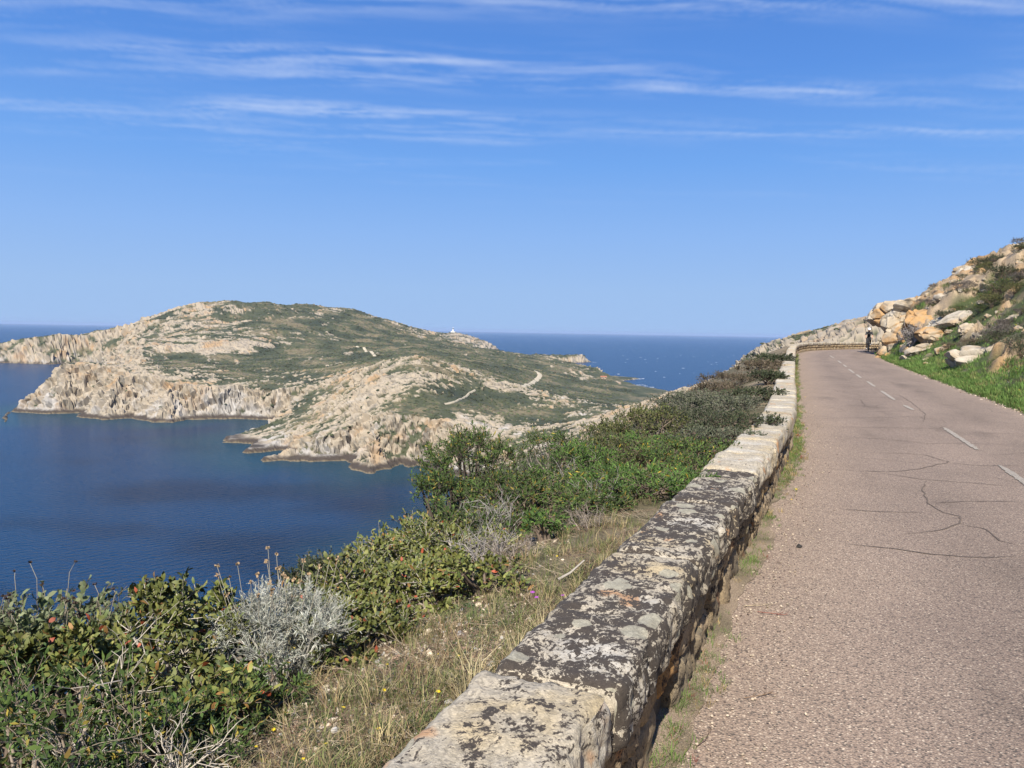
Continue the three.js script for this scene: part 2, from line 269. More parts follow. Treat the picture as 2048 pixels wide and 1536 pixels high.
// ---------------------------------------------------------------- where rock shows and where scrub grows: world-space patches (u, v, D, radius in metres, weight > 0 rock, < 0 scrub)
const patches = [
  [860, 815, 575, 30, -1.6], [930, 800, 640, 42, -1.5], [1010, 800, 700, 50, -1.3], [820, 845, 535, 16, -1.3], [1060, 830, 620, 40, -.9], [900, 795, 625, 26, -1.2],
  [800, 750, 640, 45, .7], [850, 745, 640, 35, .6], [880, 850, 530, 30, .8], [960, 860, 545, 35, .9], [1030, 850, 550, 26, .9], [720, 830, 590, 60, .6], [1000, 770, 745, 28, .6], [1060, 780, 735, 22, .5], [1110, 795, 720, 26, .6],
  [930, 725, 950, 120, -1.2], [1000, 735, 1150, 160, -1.3], [1100, 760, 1200, 180, -1.3], [1200, 785, 1100, 150, -1.2], [1000, 715, 1600, 260, -1.0], [1200, 800, 900, 90, -.9], [780, 700, 1150, 120, -.7], [850, 690, 1700, 260, -.9], [700, 690, 1600, 200, -.7],
  [640, 720, 1150, 90, -.6], [600, 740, 1020, 60, -.5], [420, 745, 960, 55, -.7], [500, 750, 930, 50, -.9], [430, 770, 870, 26, -.7], [560, 700, 1400, 90, -.5],
  [130, 770, 850, 90, 1.0], [250, 780, 850, 90, 1.0], [330, 790, 840, 50, .7], [600, 800, 760, 40, .4],
  [480, 690, 1450, 70, 1.0], [430, 690, 1420, 40, .6], [530, 690, 1480, 60, .8], [500, 722, 1250, 50, .8], [250, 700, 1450, 60, .9], [320, 665, 1650, 70, .2],
  [100, 705, 1780, 90, .8], [100, 680, 1950, 130, -.7], [200, 675, 1900, 100, -.4], [380, 640, 1800, 120, -.2], [620, 650, 1950, 260, -.9], [760, 650, 2150, 150, -.8], [430, 610, 1900, 70, .4], [660, 622, 2100, 60, .3],
  [930, 685, 3550, 330, .7], [1150, 715, 2480, 90, .3], [1170, 718, 2420, 40, .7],
  [1330, 810, 470, 60, .15], [1420, 770, 380, 50, .1], [1250, 830, 530, 45, .3], [1180, 850, 520, 40, .5], [1540, 700, 270, 40, .1], [1620, 672, 250, 26, .3], [1690, 655, 225, 22, .5],
].map(([u, v, D, r, w]) => { const [x, f] = survey(u, v, D); return [x, f, 1 / (r * r), w < 0 ? w * (D > 620 ? .55 : .8) : w * .75]; });
function patchBias(x, f) { let b = 0; for (const p of patches) { const q = ((x - p[0]) ** 2 + (f - p[1]) ** 2) * p[2]; if (q < 5) b += p[3] * Math.exp(-q); } return b; }
const tmpC = [0, 0, 0];
function rockColour(x, y, f, out) {
  const above = y - SEA;
  const n1 = fbm(x * .02, y * .03, f * .02, 3), n2 = fbm(x * .09 + 7, y * .09, f * .09, 3), n4 = n3(x * .5, y * .5, f * .5);
  let r = .37, g = .312, b = .232;
  const ora = sstep(.08, .42, n1 + .6 * n2); r = lerp(r, .355, ora); g = lerp(g, .245, ora); b = lerp(b, .142, ora);
  const white = sstep(.0, .35, .55 * fbm(x * .035 + 31, y * .02, f * .035, 3) + .5 * n2 + (x > 100 && f > 900 ? -.05 : .20) - above * .011); r = lerp(r, .385, white); g = lerp(g, .362, white); b = lerp(b, .33, white);
  const grey = sstep(.10, .34, fbm(x * .16 + 91, y * .07, f * .16, 3) + .22 * n4); r = lerp(r, .165, grey * .8); g = lerp(g, .150, grey * .8); b = lerp(b, .120, grey * .8);   // dark lichen and weeds in the clefts
  const wet = sstep(1.2, -.6, above - (x > 150 && f > 900 ? 1.2 : 3.4) - 2.6 * fbm(x * .06, 3, f * .06, 3)); r = lerp(r, .058, wet); g = lerp(g, .045, wet); b = lerp(b, .035, wet);    // dark band of sea-washed rock
  const scum = sstep(.55, .2, above + .2 * n2); r = lerp(r, .20, scum); g = lerp(g, .16, scum); b = lerp(b, .10, scum);
  const k = .88 * (1 + .22 * n2 + .16 * n4); out[0] = r * k; out[1] = g * k; out[2] = b * k;
}
function scrubColour(x, y, f, out) {
  const n1 = fbm(x * .015 + 3, 1, f * .015, 3), n2 = fbm(x * .12, y * .1, f * .12, 3), n4 = n3(x * .7, y * .4, f * .7);
  let r = .060, g = .068, b = .034;
  const dry = sstep(.0, .32, n1 + .4 * n2); r = lerp(r, .150, dry); g = lerp(g, .125, dry); b = lerp(b, .072, dry);
  const dark = sstep(.05, .35, -n1 + .5 * n2); r = lerp(r, .030, dark); g = lerp(g, .040, dark); b = lerp(b, .021, dark);
  const k = 1 + .35 * n2 + .3 * n4; out[0] = r * k; out[1] = g * k; out[2] = b * k;
}

// ---------------------------------------------------------------- headland and far slopes (from 70 m out)
const headMat = std({ vertexColors: true, roughness: .95 });
const bushSpots = [];
{
  const azs = []; for (let a = -78; a < -48; a += 1.6) azs.push(a); for (let a = -48; a < -37; a += .22) azs.push(a); for (let a = -37; a <= 39; a += .085) azs.push(a); for (let a = 39.2; a < 46; a += .25) azs.push(a); for (let a = 46; a < 80; a += 1.6) azs.push(a);
  const Ds = []; const seg = (a, b, n) => { for (let i = 0; i < n; i++) Ds.push(a * Math.pow(b / a, i / n)); }; seg(68, 180, 90); seg(180, 440, 110); seg(440, 1000, 370); seg(1000, 2400, 220); seg(2400, 4100, 90); Ds.push(4100);
  const NA = azs.length, ND = Ds.length, P = new Float32Array(NA * ND * 3), raw = new Float32Array(NA * ND);
  const SN = azs.map((a) => Math.sin(a * DEG)), CS = azs.map((a) => Math.cos(a * DEG));
  for (let j = 0; j < ND; j++) for (let i = 0; i < NA; i++) { const x = Ds[j] * SN[i], f = Ds[j] * CS[i], k = j * NA + i; let h = height(x, f); if (Ds[j] < 70) h -= .4; raw[k] = h; P[k * 3] = x; P[k * 3 + 1] = h; P[k * 3 + 2] = -f; }
  console.log('headland heights');
  const rock = new Float32Array(NA * ND), Q = new Float32Array(P), col = new Float32Array(NA * ND * 3), sea = new Uint8Array(NA * ND);
  const out = [0, 0, 0], out2 = [0, 0, 0];
  for (let j = 0; j < ND; j++) for (let i = 0; i < NA; i++) {
    const k = j * NA + i, y = P[k * 3 + 1];
    if (y < SEA - 5) { sea[k] = 1; continue; }
    const x = P[k * 3], f = -P[k * 3 + 2], D = Ds[j];
    const i0 = Math.max(0, i - 1), i1 = Math.min(NA - 1, i + 1), j0 = Math.max(0, j - 1), j1 = Math.min(ND - 1, j + 1);
    const a = (j * NA + i0) * 3, b = (j * NA + i1) * 3, c = (j0 * NA + i) * 3, d = (j1 * NA + i) * 3;
    const ux = P[b] - P[a], uy = P[b + 1] - P[a + 1], uz = P[b + 2] - P[a + 2], vx = P[d] - P[c], vy = P[d + 1] - P[c + 1], vz = P[d + 2] - P[c + 2];
    let nx = uy * vz - uz * vy, ny = uz * vx - ux * vz, nz = ux * vy - uy * vx; const L = Math.hypot(nx, ny, nz) || 1; nx /= L; ny /= L; nz /= L; if (ny < 0) { nx = -nx; ny = -ny; nz = -nz; }
    const slope = Math.sqrt(Math.max(0, 1 - ny * ny)) / Math.max(.08, ny);
    // strike of the rock bands: they run down from upper right to lower left
    const sx = x * .8 + f * .6, sf = -x * .6 + f * .8;
    const fs = curve([700, 1600, 3000], [1, .5, .4], D), band = fbm(sx * .012 * fs, y * .03 * fs, sf * .05 * fs, 4), fine = fbm(sx * .06 * fs + 4, y * .07 * fs, sf * .16 * fs, 3), speck = fbm(x * .28 * fs, y * .3 * fs, f * .28 * fs, 2);
    const nearSpur = sstep(520, 380, D) * sstep(90, 160, x);                          // the slope beyond the bend: thin ribs of rock among scrub
    let m = (slope - .55) * 1.15 + 1.7 * band + 1.9 * fine + lerp(1.3, .7, sstep(900, 1500, D)) * speck + patchBias(x, f) - .06 + .16 * sstep(1100, 1500, D) * sstep(150, -250, x);
    m = lerp(m, .9 * band + 1.1 * fbm(sx * .035, y * .05, sf * .30, 3) + .5 * speck + patchBias(x, f) - .02, nearSpur);
    if (y < SEA + (D > 1000 && x > 100 ? 2 : 5)) m = Math.max(m, .6);
    const rk = sstep(-.06, .10, m); rock[k] = rk;
    // broken rock stands out of the slope, scrub lies low
    const steep = .30 + .70 * sstep(.25, .95, slope), sz = curve([250, 700, 2000], [.75, 1, 1.45], D);
    const amp = sstep(SEA + 1.5, SEA + 10, y) * (.45 + .55 * sstep(150, 420, D)) * steep * sz;
    let dsp = (1 - rk) * (.5 * fine - .8) - .3;
    if (rk > .02) {
      const big = ridged(x * .022, y * .028, f * .022, 3), tw = 1.6 * n3(x * .05, y * .05, f * .05);
      const sc = curve([90, 250, 520], [3.4, 2.2, 1], D);
      worley(sx * .062 * sc + tw * .25, y * .085 * sc, sf * .085 * sc + tw * .2); const c1 = W3.id, e1 = W3.f2 - W3.f1;
      worley(sx * .17 * sc + tw * .4, y * .19 * sc, sf * .20 * sc); const c2 = W3.id, e2 = W3.f2 - W3.f1;
      dsp += rk * amp * (3.2 * big / sc + (5.0 * (c1 - .5) - 3.4 * (1 - sstep(0, .20, e1)) + 3.0 * (c2 - .5) - 2.4 * (1 - sstep(0, .24, e2)) + .8 * speck) / Math.sqrt(sc));
    }
    const fade = sstep(70, 110, D);
    Q[k * 3] += nx * dsp * fade; Q[k * 3 + 1] += ny * dsp * fade; Q[k * 3 + 2] += nz * dsp * fade;
    rockColour(Q[k * 3], Q[k * 3 + 1], -Q[k * 3 + 2], out); scrubColour(x, y, f, out2);
    for (let q = 0; q < 3; q++) col[k * 3 + q] = lerp(out2[q], out[q], rk);
  }
  const idx = [];
  for (let j = 0; j < ND - 1; j++) for (let i = 0; i < NA - 1; i++) {
    const a = j * NA + i, b = a + 1, c = a + NA, d = c + 1;
    if (sea[a] && sea[b] && sea[c] && sea[d]) continue;
    idx.push(a, b, c, b, d, c);
    // scrub bushes: one candidate per patch of ground
    if (raw[a] > SEA + 7 && Ds[j] > 85 && azs[i] > -37 && azs[i] < 39) {
      const area = Ds[j] * (azs[i + 1] - azs[i]) * DEG * (Ds[j + 1] - Ds[j]);
      bushSpots.push(a, area * (rock[a] < .4 ? 1 : .22 * sstep(-.1, .4, n3(P[a * 3] * .09, 8, P[a * 3 + 2] * .09))));
    }
  }
  const used = new Int32Array(NA * ND).fill(-1); let nv = 0; for (const k of idx) if (used[k] < 0) used[k] = nv++;
  const p2 = new Float32Array(nv * 3), c2 = new Float32Array(nv * 3); for (let k = 0; k < used.length; k++) if (used[k] >= 0) for (let q = 0; q < 3; q++) { p2[used[k] * 3 + q] = Q[k * 3 + q]; c2[used[k] * 3 + q] = col[k * 3 + q]; }
  const g = geoFrom(p2, new Uint32Array(idx.map((k) => used[k])), c2); g.deleteAttribute('normal');   // broken rock: facets, not smooth swells
  structure(mesh('headland', g, headMat), 'rocky headland of pale granite cliffs and dark scrub above the sea');
  console.log('headland triangles', idx.length / 3, 'verts', nv);

  // the scrub itself: rounded bushes, too many to count
  reseed(5);
  const lump = new THREE.IcosahedronGeometry(1, 1); { const p = lump.attributes.position; for (let i = 0; i < p.count; i++) { const x = p.getX(i), y = p.getY(i), z = p.getZ(i), k = 1 + .45 * n3(x * 1.7 + 3, y * 1.7, z * 1.7); p.setXYZ(i, x * k, Math.max(-.3, y * .78 * k), z * k); } lump.computeVertexNormals(); }
  const list = [];
  for (let q = 0; q < bushSpots.length; q += 2) {
    const k = bushSpots[q], area = bushSpots[q + 1], D = Math.hypot(P[k * 3], P[k * 3 + 2]);
    const dens = curve([80, 250, 500, 800, 1500, 3000], [.22, .11, .075, .04, .014, .004], D) * (.55 + 1.2 * Math.max(0, .3 + fbm(P[k * 3] * .05, 6, P[k * 3 + 2] * .05, 3)));
    if (rnd() < area * dens) list.push(k);
  }
  console.log('bushes', list.length);
  const im = new THREE.InstancedMesh(lump, std({ roughness: 1 }), list.length), M = new THREE.Matrix4(), qn = new THREE.Quaternion(), up = new THREE.Vector3(0, 1, 0), cc = new THREE.Color();
  list.forEach((k, n) => {
    const x = Q[k * 3], y = Q[k * 3 + 1], z = Q[k * 3 + 2], D = Math.hypot(x, z), s = rr(.45, 1.15) * curve([80, 300, 700, 1500, 3000], [.75, 1.0, 1.35, 2.1, 3.4], D);
    M.compose(new THREE.Vector3(x, y - s * .12, z), qn.setFromAxisAngle(up, rr(0, 6.28)), new THREE.Vector3(s * rr(.8, 1.3), s * rr(.55, .95), s * rr(.8, 1.3))); im.setMatrixAt(n, M);
    const t = rnd(), n1 = fbm(x * .015 + 3, 1, -z * .015, 3), k2 = rr(.65, 1.3) * (1 + clamp(n1 * 1.6, -.5, .6));
    const g = t < .12 + 1.6 * Math.max(0, n1) ? [.095, .082, .05] : t < .5 ? [.040, .052, .026] : [.060, .070, .034];
    im.setColorAt(n, cc.setRGB(g[0] * k2, g[1] * k2, g[2] * k2));
  });
  im.name = 'scrub_cover'; im.castShadow = im.receiveShadow = true; stuff(im, 'low dark green scrub covering the headland and its slopes', 'scrub'); scene.add(im);
}

// ---------------------------------------------------------------- the sea
{
  const rings = [60]; while (rings[rings.length - 1] < 90000) rings.push(rings[rings.length - 1] * 1.035);
  const azs = []; for (let a = -180; a <= 180; a += (a >= -42 && a < 42) ? .5 : 4) azs.push(a); if (azs[azs.length - 1] < 180) azs.push(180);
  const pos = [], uv = [], col = [], idx = [], n = azs.length;
  for (const D of rings) for (const a of azs) {
    const x = D * Math.sin(a * DEG), f = D * Math.cos(a * DEG); pos.push(x, SEA, -f); uv.push(x / 90, f / 90);
    let r = .005, g = .037, b = .100;
    if (D < 2500) {
      const weed = sstep(-.05, .35, fbm(x * .006 + 2, 4, f * .013, 4)) * sstep(1500, 700, D);      // dark weed beds, paler sand between
      r = lerp(r, .0035, weed); g = lerp(g, .021, weed); b = lerp(b, .058, weed);
      const sh = D < 1200 ? sstep(75, 4, -coastDistance(x, f) + 26 * fbm(x * .02, 1, f * .02, 3)) : 0;   // sandy shallows
      r = lerp(r, .009, sh * .75); g = lerp(g, .055, sh * .75); b = lerp(b, .080, sh * .75);
    }
    col.push(r, g, b);
  }
  for (let j = 0; j < rings.length - 1; j++) for (let i = 0; i < n - 1; i++) { const a = j * n + i, b = a + 1, c = a + n, d = c + 1; idx.push(a, b, c, b, d, c); }
  const PER = 8; const wave = texture(1024, 1024, (() => {
    const ws = []; reseed(9); for (let i = 0; i < 90; i++) { const k = Math.round(Math.exp(rr(Math.log(16), Math.log(260)))), th = -.5 + gauss() * 1.1; const kx = Math.round(k * Math.sin(th)), ky = Math.round(k * Math.cos(th)) || 1; ws.push([kx, ky, rr(0, 6.28), 1 / Math.pow(Math.hypot(kx, ky), .95)]); }
    const tot = Math.sqrt(ws.reduce((s, w) => s + w[3] ** 2 / 2, 0)) * 5;
    return (x, y) => { let h = 0; for (const w of ws) h += w[3] * Math.sin((w[0] * x + w[1] * y) / 1024 * 6.2832 + w[2]); return .5 + h / tot; };
  })());
  const seaMat = new THREE.MeshPhysicalMaterial({ vertexColors: true, roughness: .22, ior: 1.33, specularIntensity: .42, bumpMap: wave, bumpScale: .9 });
  structure(mesh('sea', geoFrom(pos, idx, col, uv), seaMat), 'deep blue sea with a light chop reaching the horizon');
  // white horses out in the wind and a little surf on the points
  reseed(31);
  const flake = new THREE.CircleGeometry(1, 9); flake.rotateX(-Math.PI / 2); { const p = flake.attributes.position; for (let i = 0; i < p.count; i++) { const a = Math.atan2(p.getZ(i), p.getX(i)), k = i ? 1 + .5 * n3(Math.cos(a) * 1.6, Math.sin(a) * 1.6, 3) : 1; p.setXYZ(i, p.getX(i) * k, i ? 0 : .5, p.getZ(i) * k); } flake.computeVertexNormals(); }
  const spots = [];
  for (let i = 0; i < 170; i++) { const u = rr(1000, 1620), D = Math.exp(rr(Math.log(1500), Math.log(9000))), [x, f] = onBearing(u, D); if (coastDistance(x, f) < -60) spots.push([x, f, rr(1.2, 4.5) * Math.sqrt(D / 2500), rr(.5, 1.1)]); }
  for (const [u, v, len] of [[1284, 757.5, 9], [1276, 758, 10], [1268, 759, 7], [1278, 770.5, 10], [1300, 774.5, 10], [1290, 772, 7], [1238, 748, 8], [1188, 724.5, 10]]) { const [x, f] = atLevel(u, v, SEA); for (let i = 0; i < 5; i++) spots.push([x + gauss() * len * .8, f + gauss() * len, len * rr(.15, .4), rr(.25, .5)]); }
  const im = new THREE.InstancedMesh(flake, std({ color: C(.75, .78, .8), roughness: .8 }), spots.length), M = new THREE.Matrix4(), q = new THREE.Quaternion();
  spots.forEach(([x, f, s, k], i) => { M.compose(new THREE.Vector3(x, SEA + .12, -f), q.setFromAxisAngle(new THREE.Vector3(0, 1, 0), gauss() * .2), new THREE.Vector3(s * 1.2, .25, s * k)); im.setMatrixAt(i, M); });
  im.name = 'whitecaps'; im.castShadow = im.receiveShadow = true; stuff(im, 'scattered white wave crests on the blue open sea', 'foam'); scene.add(im);
}
// thin sea air
scene.fog = new THREE.FogExp2(0xb4ccf0, 0.000022);
console.log('sea done');

// ---------------------------------------------------------------- surface textures (grain, clay, lichen)
const grainGrid = (cells, W, jitter, fn) => {   // periodic field of small stones: returns per pixel the nearest stone
  const px = new Float32Array(cells * cells), py = new Float32Array(cells * cells), id = new Float32Array(cells * cells), rad = new Float32Array(cells * cells);
  for (let i = 0; i < cells * cells; i++) { px[i] = .5 + (rnd() - .5) * jitter; py[i] = .5 + (rnd() - .5) * jitter; id[i] = rnd(); rad[i] = rr(.28, .62); }
  return (x, y) => {
    const gx = x / W * cells, gy = y / W * cells, cx = Math.floor(gx), cy = Math.floor(gy); let b = 9, bi = 0;
    for (let a = -1; a <= 1; a++) for (let c = -1; c <= 1; c++) {
      const ix = (cx + a + cells) % cells, iy = (cy + c + cells) % cells, k = iy * cells + ix, dx = cx + a + px[k] - gx, dy = cy + c + py[k] - gy, q = Math.sqrt(dx * dx + dy * dy) / rad[k];
      if (q < b) { b = q; bi = k; }
    }
    return fn(b, id[bi], bi);
  };
};
reseed(11);
const AW = 2048, asphaltH = new Float32Array(AW * AW);
const asphaltMap = (() => {
  const stone = grainGrid(235, AW, .95, (b, id, k) => [b, id]), fineS = grainGrid(430, AW, .9, (b, id) => [b, id]);
  const m = texture(AW, AW, (x, y) => {
    const [b, id] = stone(x, y), [b2, id2] = fineS(x, y), t = sstep(1.05, .8, b);
    let r = .170, g = .130, bl = .104; const k2 = .75 + .5 * id2; r *= k2; g *= k2; bl *= k2;
    const c = id < .18 ? [.068, .057, .050] : id < .34 ? [.135, .106, .089] : id < .70 ? [.215, .167, .134] : id < .945 ? [.262, .211, .169] : [.37, .315, .25];
    asphaltH[y * AW + x] = .35 + .5 * t * (1 - .35 * b * b) + .1 * id2;
    return [lerp(r, c[0], t), lerp(g, c[1], t), lerp(bl, c[2], t)];
  }, true);
  return m;
})();
const asphaltBump = texture(AW, AW, (x, y) => asphaltH[y * AW + x]);
reseed(12);
const GW = 1024, gravelH = new Float32Array(GW * GW);
const gravelMap = (() => {
  const big = grainGrid(34, GW, .9, (b, id) => [b, id]), small = grainGrid(110, GW, .95, (b, id) => [b, id]);
  return texture(GW, GW, (x, y) => {
    const [b, id] = big(x, y), [b2, id2] = small(x, y), t = id > .55 ? sstep(.72, .55, b) : 0, t2 = sstep(1, .8, b2);
    const k = lerp(.50 + .25 * id2, .55 + .75 * id2 * id2, t2); let c = [k, k * .93, k * .84];
    const s = .75 + .6 * (id - .55); if (t) c = [lerp(c[0], s * 1.05, t), lerp(c[1], s, t), lerp(c[2], s * .88, t)];
    gravelH[y * GW + x] = .3 + .25 * t2 * (1 - b2 * .4) + .4 * t * (1 - b * b * .5);
    return c;
  }, true);
})();
const gravelBump = texture(GW, GW, (x, y) => gravelH[y * GW + x]);
// granite with brown crust lichen, grey-green lichen discs and crystal grain; cover 0..1
reseed(13);
const LW = 2048, graniteH = new Float32Array(LW * LW);
function granite(cover, W, warm) {
  const grain = grainGrid(Math.round(520 * W / 2048), W, .95, (b, id) => [b, id]), discs = [];
  for (let i = 0; i < 42; i++) discs.push([rnd() * W, rnd() * W, rr(.010, .032) * W, rnd()]);
  const S = 7.4 / W;
  return texture(W, W, (x, y) => {
    const u = x * S, v = y * S, [b, id] = grain(x, y);
    const lo = fbm(u * .55 + 3, v * .55, warm, 3), md = fbm(u * 2.3, v * 2.3, warm + 4, 3), fi = fbm(u * 14, v * 14, warm + 2, 3);
    const k = .80 + .42 * (id - .5) + .22 * md + .12 * fi;
    let r = .475 * k, g = .415 * k, bl = .315 * k;
    if (id > .93) { r *= .55; g *= .55; bl *= .58; }
    const yel = sstep(.05, .45, lo + .3 * md) * .8; r = lerp(r, r * 1.0, yel); g = lerp(g, g * .90, yel); bl = lerp(bl, bl * .68, yel);
    const pale = sstep(.05, .4, -lo + .3 * fi); r = lerp(r, .47, pale * .6); g = lerp(g, .445, pale * .6); bl = lerp(bl, .395, pale * .6);
    const ft = sstep(.30, .42, fbm(u * .9 + 60, v * 1.3, warm + 7, 3)); r = lerp(r, .40, ft * .7); g = lerp(g, .20, ft * .7); bl = lerp(bl, .08, ft * .7);
    let h = .5 + .12 * md + .10 * fi + .10 * (id - .5);
    let disc = 0; for (const d of discs) { const dx = Math.abs(x - d[0]), dy = Math.abs(y - d[1]); if (dx < d[2] * 1.4 && dy < d[2] * 1.4) { const q = Math.hypot(dx, dy) / d[2] + .35 * md + .18 * fi; if (q < 1) disc = Math.max(disc, sstep(1, .88, q) * (cover > .1 ? 1 : .55)); } }
    r = lerp(r, .33 * (.8 + .4 * id), disc * .85); g = lerp(g, .31 * (.8 + .4 * id), disc * .85); bl = lerp(bl, .235 * (.8 + .4 * id), disc * .85);
    const wu = u + .13 * md, wv = v + .13 * fbm(u * 2.1 + 20, v * 2.1, warm, 3);
    const br = .55 * fbm(wu * 3.2 + 11, wv * 4.2, warm + 1, 2) + .95 * fbm(wu * 11 + 3, wv * 14, warm + 1, 5, 2.15, .72) + .40 * fbm(u * .6 + 7, v * .6, warm + 3, 2) + (cover - .5) * .9 + .05 * (id - .5);
    const crust = sstep(.01, .05, br) * (1 - disc * .75);
    const kk = .75 + .6 * id * .6 + .25 * fi;
    r = lerp(r, .052 * kk, crust); g = lerp(g, .041 * kk, crust); bl = lerp(bl, .032 * kk, crust);
    if (W === LW) graniteH[y * LW + x] = h + .10 * crust + .05 * disc;
    return [r, g, bl];
  }, true);
}
const lichenMap = granite(.62, 2048, .0), lightMap = granite(.24, 1024, 9.3), paleMap = granite(-.08, 1024, 21.7);
const graniteBump = texture(LW, LW, (x, y) => graniteH[y * LW + x]);
for (const t of [lichenMap, lightMap, paleMap, graniteBump]) { t.wrapS = t.wrapT = THREE.MirroredRepeatWrapping; }
console.log('textures done');

// ---------------------------------------------------------------- ground near the road
const groundMat = std({ vertexColors: true, map: gravelMap, bumpMap: gravelBump, bumpScale: .012, roughness: 1 });
{
  const azs = []; for (let a = -180; a < -40; a += 4) azs.push(a); for (let a = -40; a < 42; a += .16) azs.push(a); for (let a = 42; a <= 180; a += 3) azs.push(a);
  const Ds = []; const seg = (a, b, n) => { for (let i = 0; i < n; i++) Ds.push(a * Math.pow(b / a, i / n)); }; seg(.5, 6, 90); seg(6, 71.5, 320); Ds.push(71.5);
  const pos = [], col = [], uv = [], idx = [], n = azs.length, o = [0, 0, 0], o2 = [0, 0, 0];
  for (const D of Ds) for (const a of azs) {
    const x = D * Math.sin(a * DEG), f = D * Math.cos(a * DEG), [s, d] = toPath(x, f); let y = height(x, f), rk = 0, c;
    if (d > ROADW + .5 && s > 10) {                                                      // bedrock breaking through the bank
      const w = d - ROADW, cut = sstep(40, 52, s) * sstep(75, 66, s);
      rk = sstep(.02, .14, fbm(x * .28 + 3, 2, f * .28, 3) + .5 * n3(x * .9, 5, f * .9) * .5 + .30 * cut * sstep(.8, 2, w) * sstep(10, 6, w) - .13 + .10 * sstep(2, 5, w)) * sstep(.6, 1.6, w);
      if (rk > 0) { worley(x * .75, y * .9, f * .75); const a1 = W3.id - .5, e = W3.f2 - W3.f1; worley(x * 2.1, y * 2.4, f * 2.1); y += rk * (.15 + .85 * a1 - .35 * (1 - sstep(0, .16, e)) + .28 * (W3.id - .5)); }
    }
    pos.push(x, y, -f); uv.push(x / .9, f / .9);
    if (d < 0) {
      const w = -d - WALLW, green = sstep(-.25, .3, fbm(x * .9, 2, f * .9, 3) + .25 * n3(x * 4, 1, f * 4) + .25 * sstep(.3, 1.2, w));
      c = [lerp(.36, .15, green), lerp(.285, .135, green), lerp(.20, .075, green)];
      const sc = sstep(2, 5, w); c = [lerp(c[0], .10, sc), lerp(c[1], .095, sc), lerp(c[2], .05, sc)];
    } else {
      const w = d - ROADW, bare = sstep(.1, .5, fbm(x * .35, 7, f * .35, 3) + .3 * sstep(2, 6, w) - .1);
      c = [lerp(.085, .30, bare), lerp(.115, .235, bare), lerp(.035, .14, bare)];
      const edge = sstep(.45, .05, w + .2 * n3(x * 2, 1, f * 2)); c = [lerp(c[0], .40, edge), lerp(c[1], .33, edge), lerp(c[2], .25, edge)];
      if (rk > 0) { const a2 = fbm(x * .3 + 7, y * .3, f * .3, 3), b2 = fbm(x * 1.4, y * 1.4, f * 1.4, 3), or = sstep(.0, .3, a2 + .5 * b2), li = sstep(.1, .3, fbm(x * 1.1 + 30, y, f * 1.1, 3)); c = [.52, .42, .30].map((v, q) => lerp(v * (1 + .4 * b2), [.52, .33, .16][q], or * .8)).map((v, q) => lerp(v, [.20, .18, .15][q], li * .6)).map((v, q) => lerp(c[q], v, rk)); }
    }
    col.push(...c.map((v) => v * (1 + .25 * n3(x * 2.3, 4, f * 2.3))));
  }
  for (let j = 0; j < Ds.length - 1; j++) for (let i = 0; i < n - 1; i++) { const a = j * n + i, b = a + 1, c = a + n, d = c + 1; idx.push(a, b, c, b, d, c); }
  structure(mesh('ground', geoFrom(pos, idx, col, uv), groundMat), 'stony roadside ground and grassy bank beside the road');
}

// ---------------------------------------------------------------- road
const roadMat = std({ vertexColors: true, map: asphaltMap, bumpMap: asphaltBump, bumpScale: .004, roughness: .93 });
const roadY = (s, d) => roadLevel(s) + .015 * Math.sin(clamp(d / ROADW) * Math.PI) + .006 * n3(s * .6, 2, d * .8);
const road = (() => {
  const ss = []; for (let s = -15; s < 96; s += s < 12 ? .10 : s < 30 ? .2 : .4) ss.push(s);
  const nd = 46, pos = [], col = [], uv = [], idx = [];
  ss.forEach((s) => {
    const R = roadRight(s);
    for (let k = 0; k <= nd; k++) {
      const d = lerp(-.14, R + .12, k / nd), [x, f] = fromPath(s, d); pos.push(x, roadY(s, d) - (d > R - .05 ? .02 * (d - R + .05) / .17 : 0), -f); uv.push(d / 2.6, s / 2.6);
      const dust = sstep(1.35, .25, d + .55 * fbm(s * .8, 3, d * .8, 3)) * .8 + .8 * sstep(.55, .1, R - d + .25 * fbm(s * 1.3, 8, d, 3));
      const worn = .24 * fbm(s * .35, 1, d * .9, 4) - .09 * Math.exp(-(((d - 1.55) / .38) ** 2)) * (1 + n3(s * .4, 2, 3)) - .09 * Math.exp(-(((d - 3.4) / .38) ** 2)) * (1 + n3(s * .4, 5, 3)) + .07 * n3(s * 1.6, 4, d * 3), dk = sstep(.18, .5, fbm(s * .5 + 9, 5, d * 1.4, 3)) * .22;
      const c = [1.22, 1.18, 1.15].map((v) => v * (1 + worn - dk)); col.push(lerp(c[0], 1.62, dust * .75), lerp(c[1], 1.56, dust * .75), lerp(c[2], 1.46, dust * .75));
    }
  });
  for (let j = 0; j < ss.length - 1; j++) for (let k = 0; k < nd; k++) { const a = j * (nd + 1) + k, b = a + 1, c = a + nd + 1, d = c + 1; idx.push(a, c, b, b, c, d); }
  return structure(mesh('road', geoFrom(pos, idx, col, uv), roadMat), 'worn pinkish grey asphalt road along the parapet');
})();
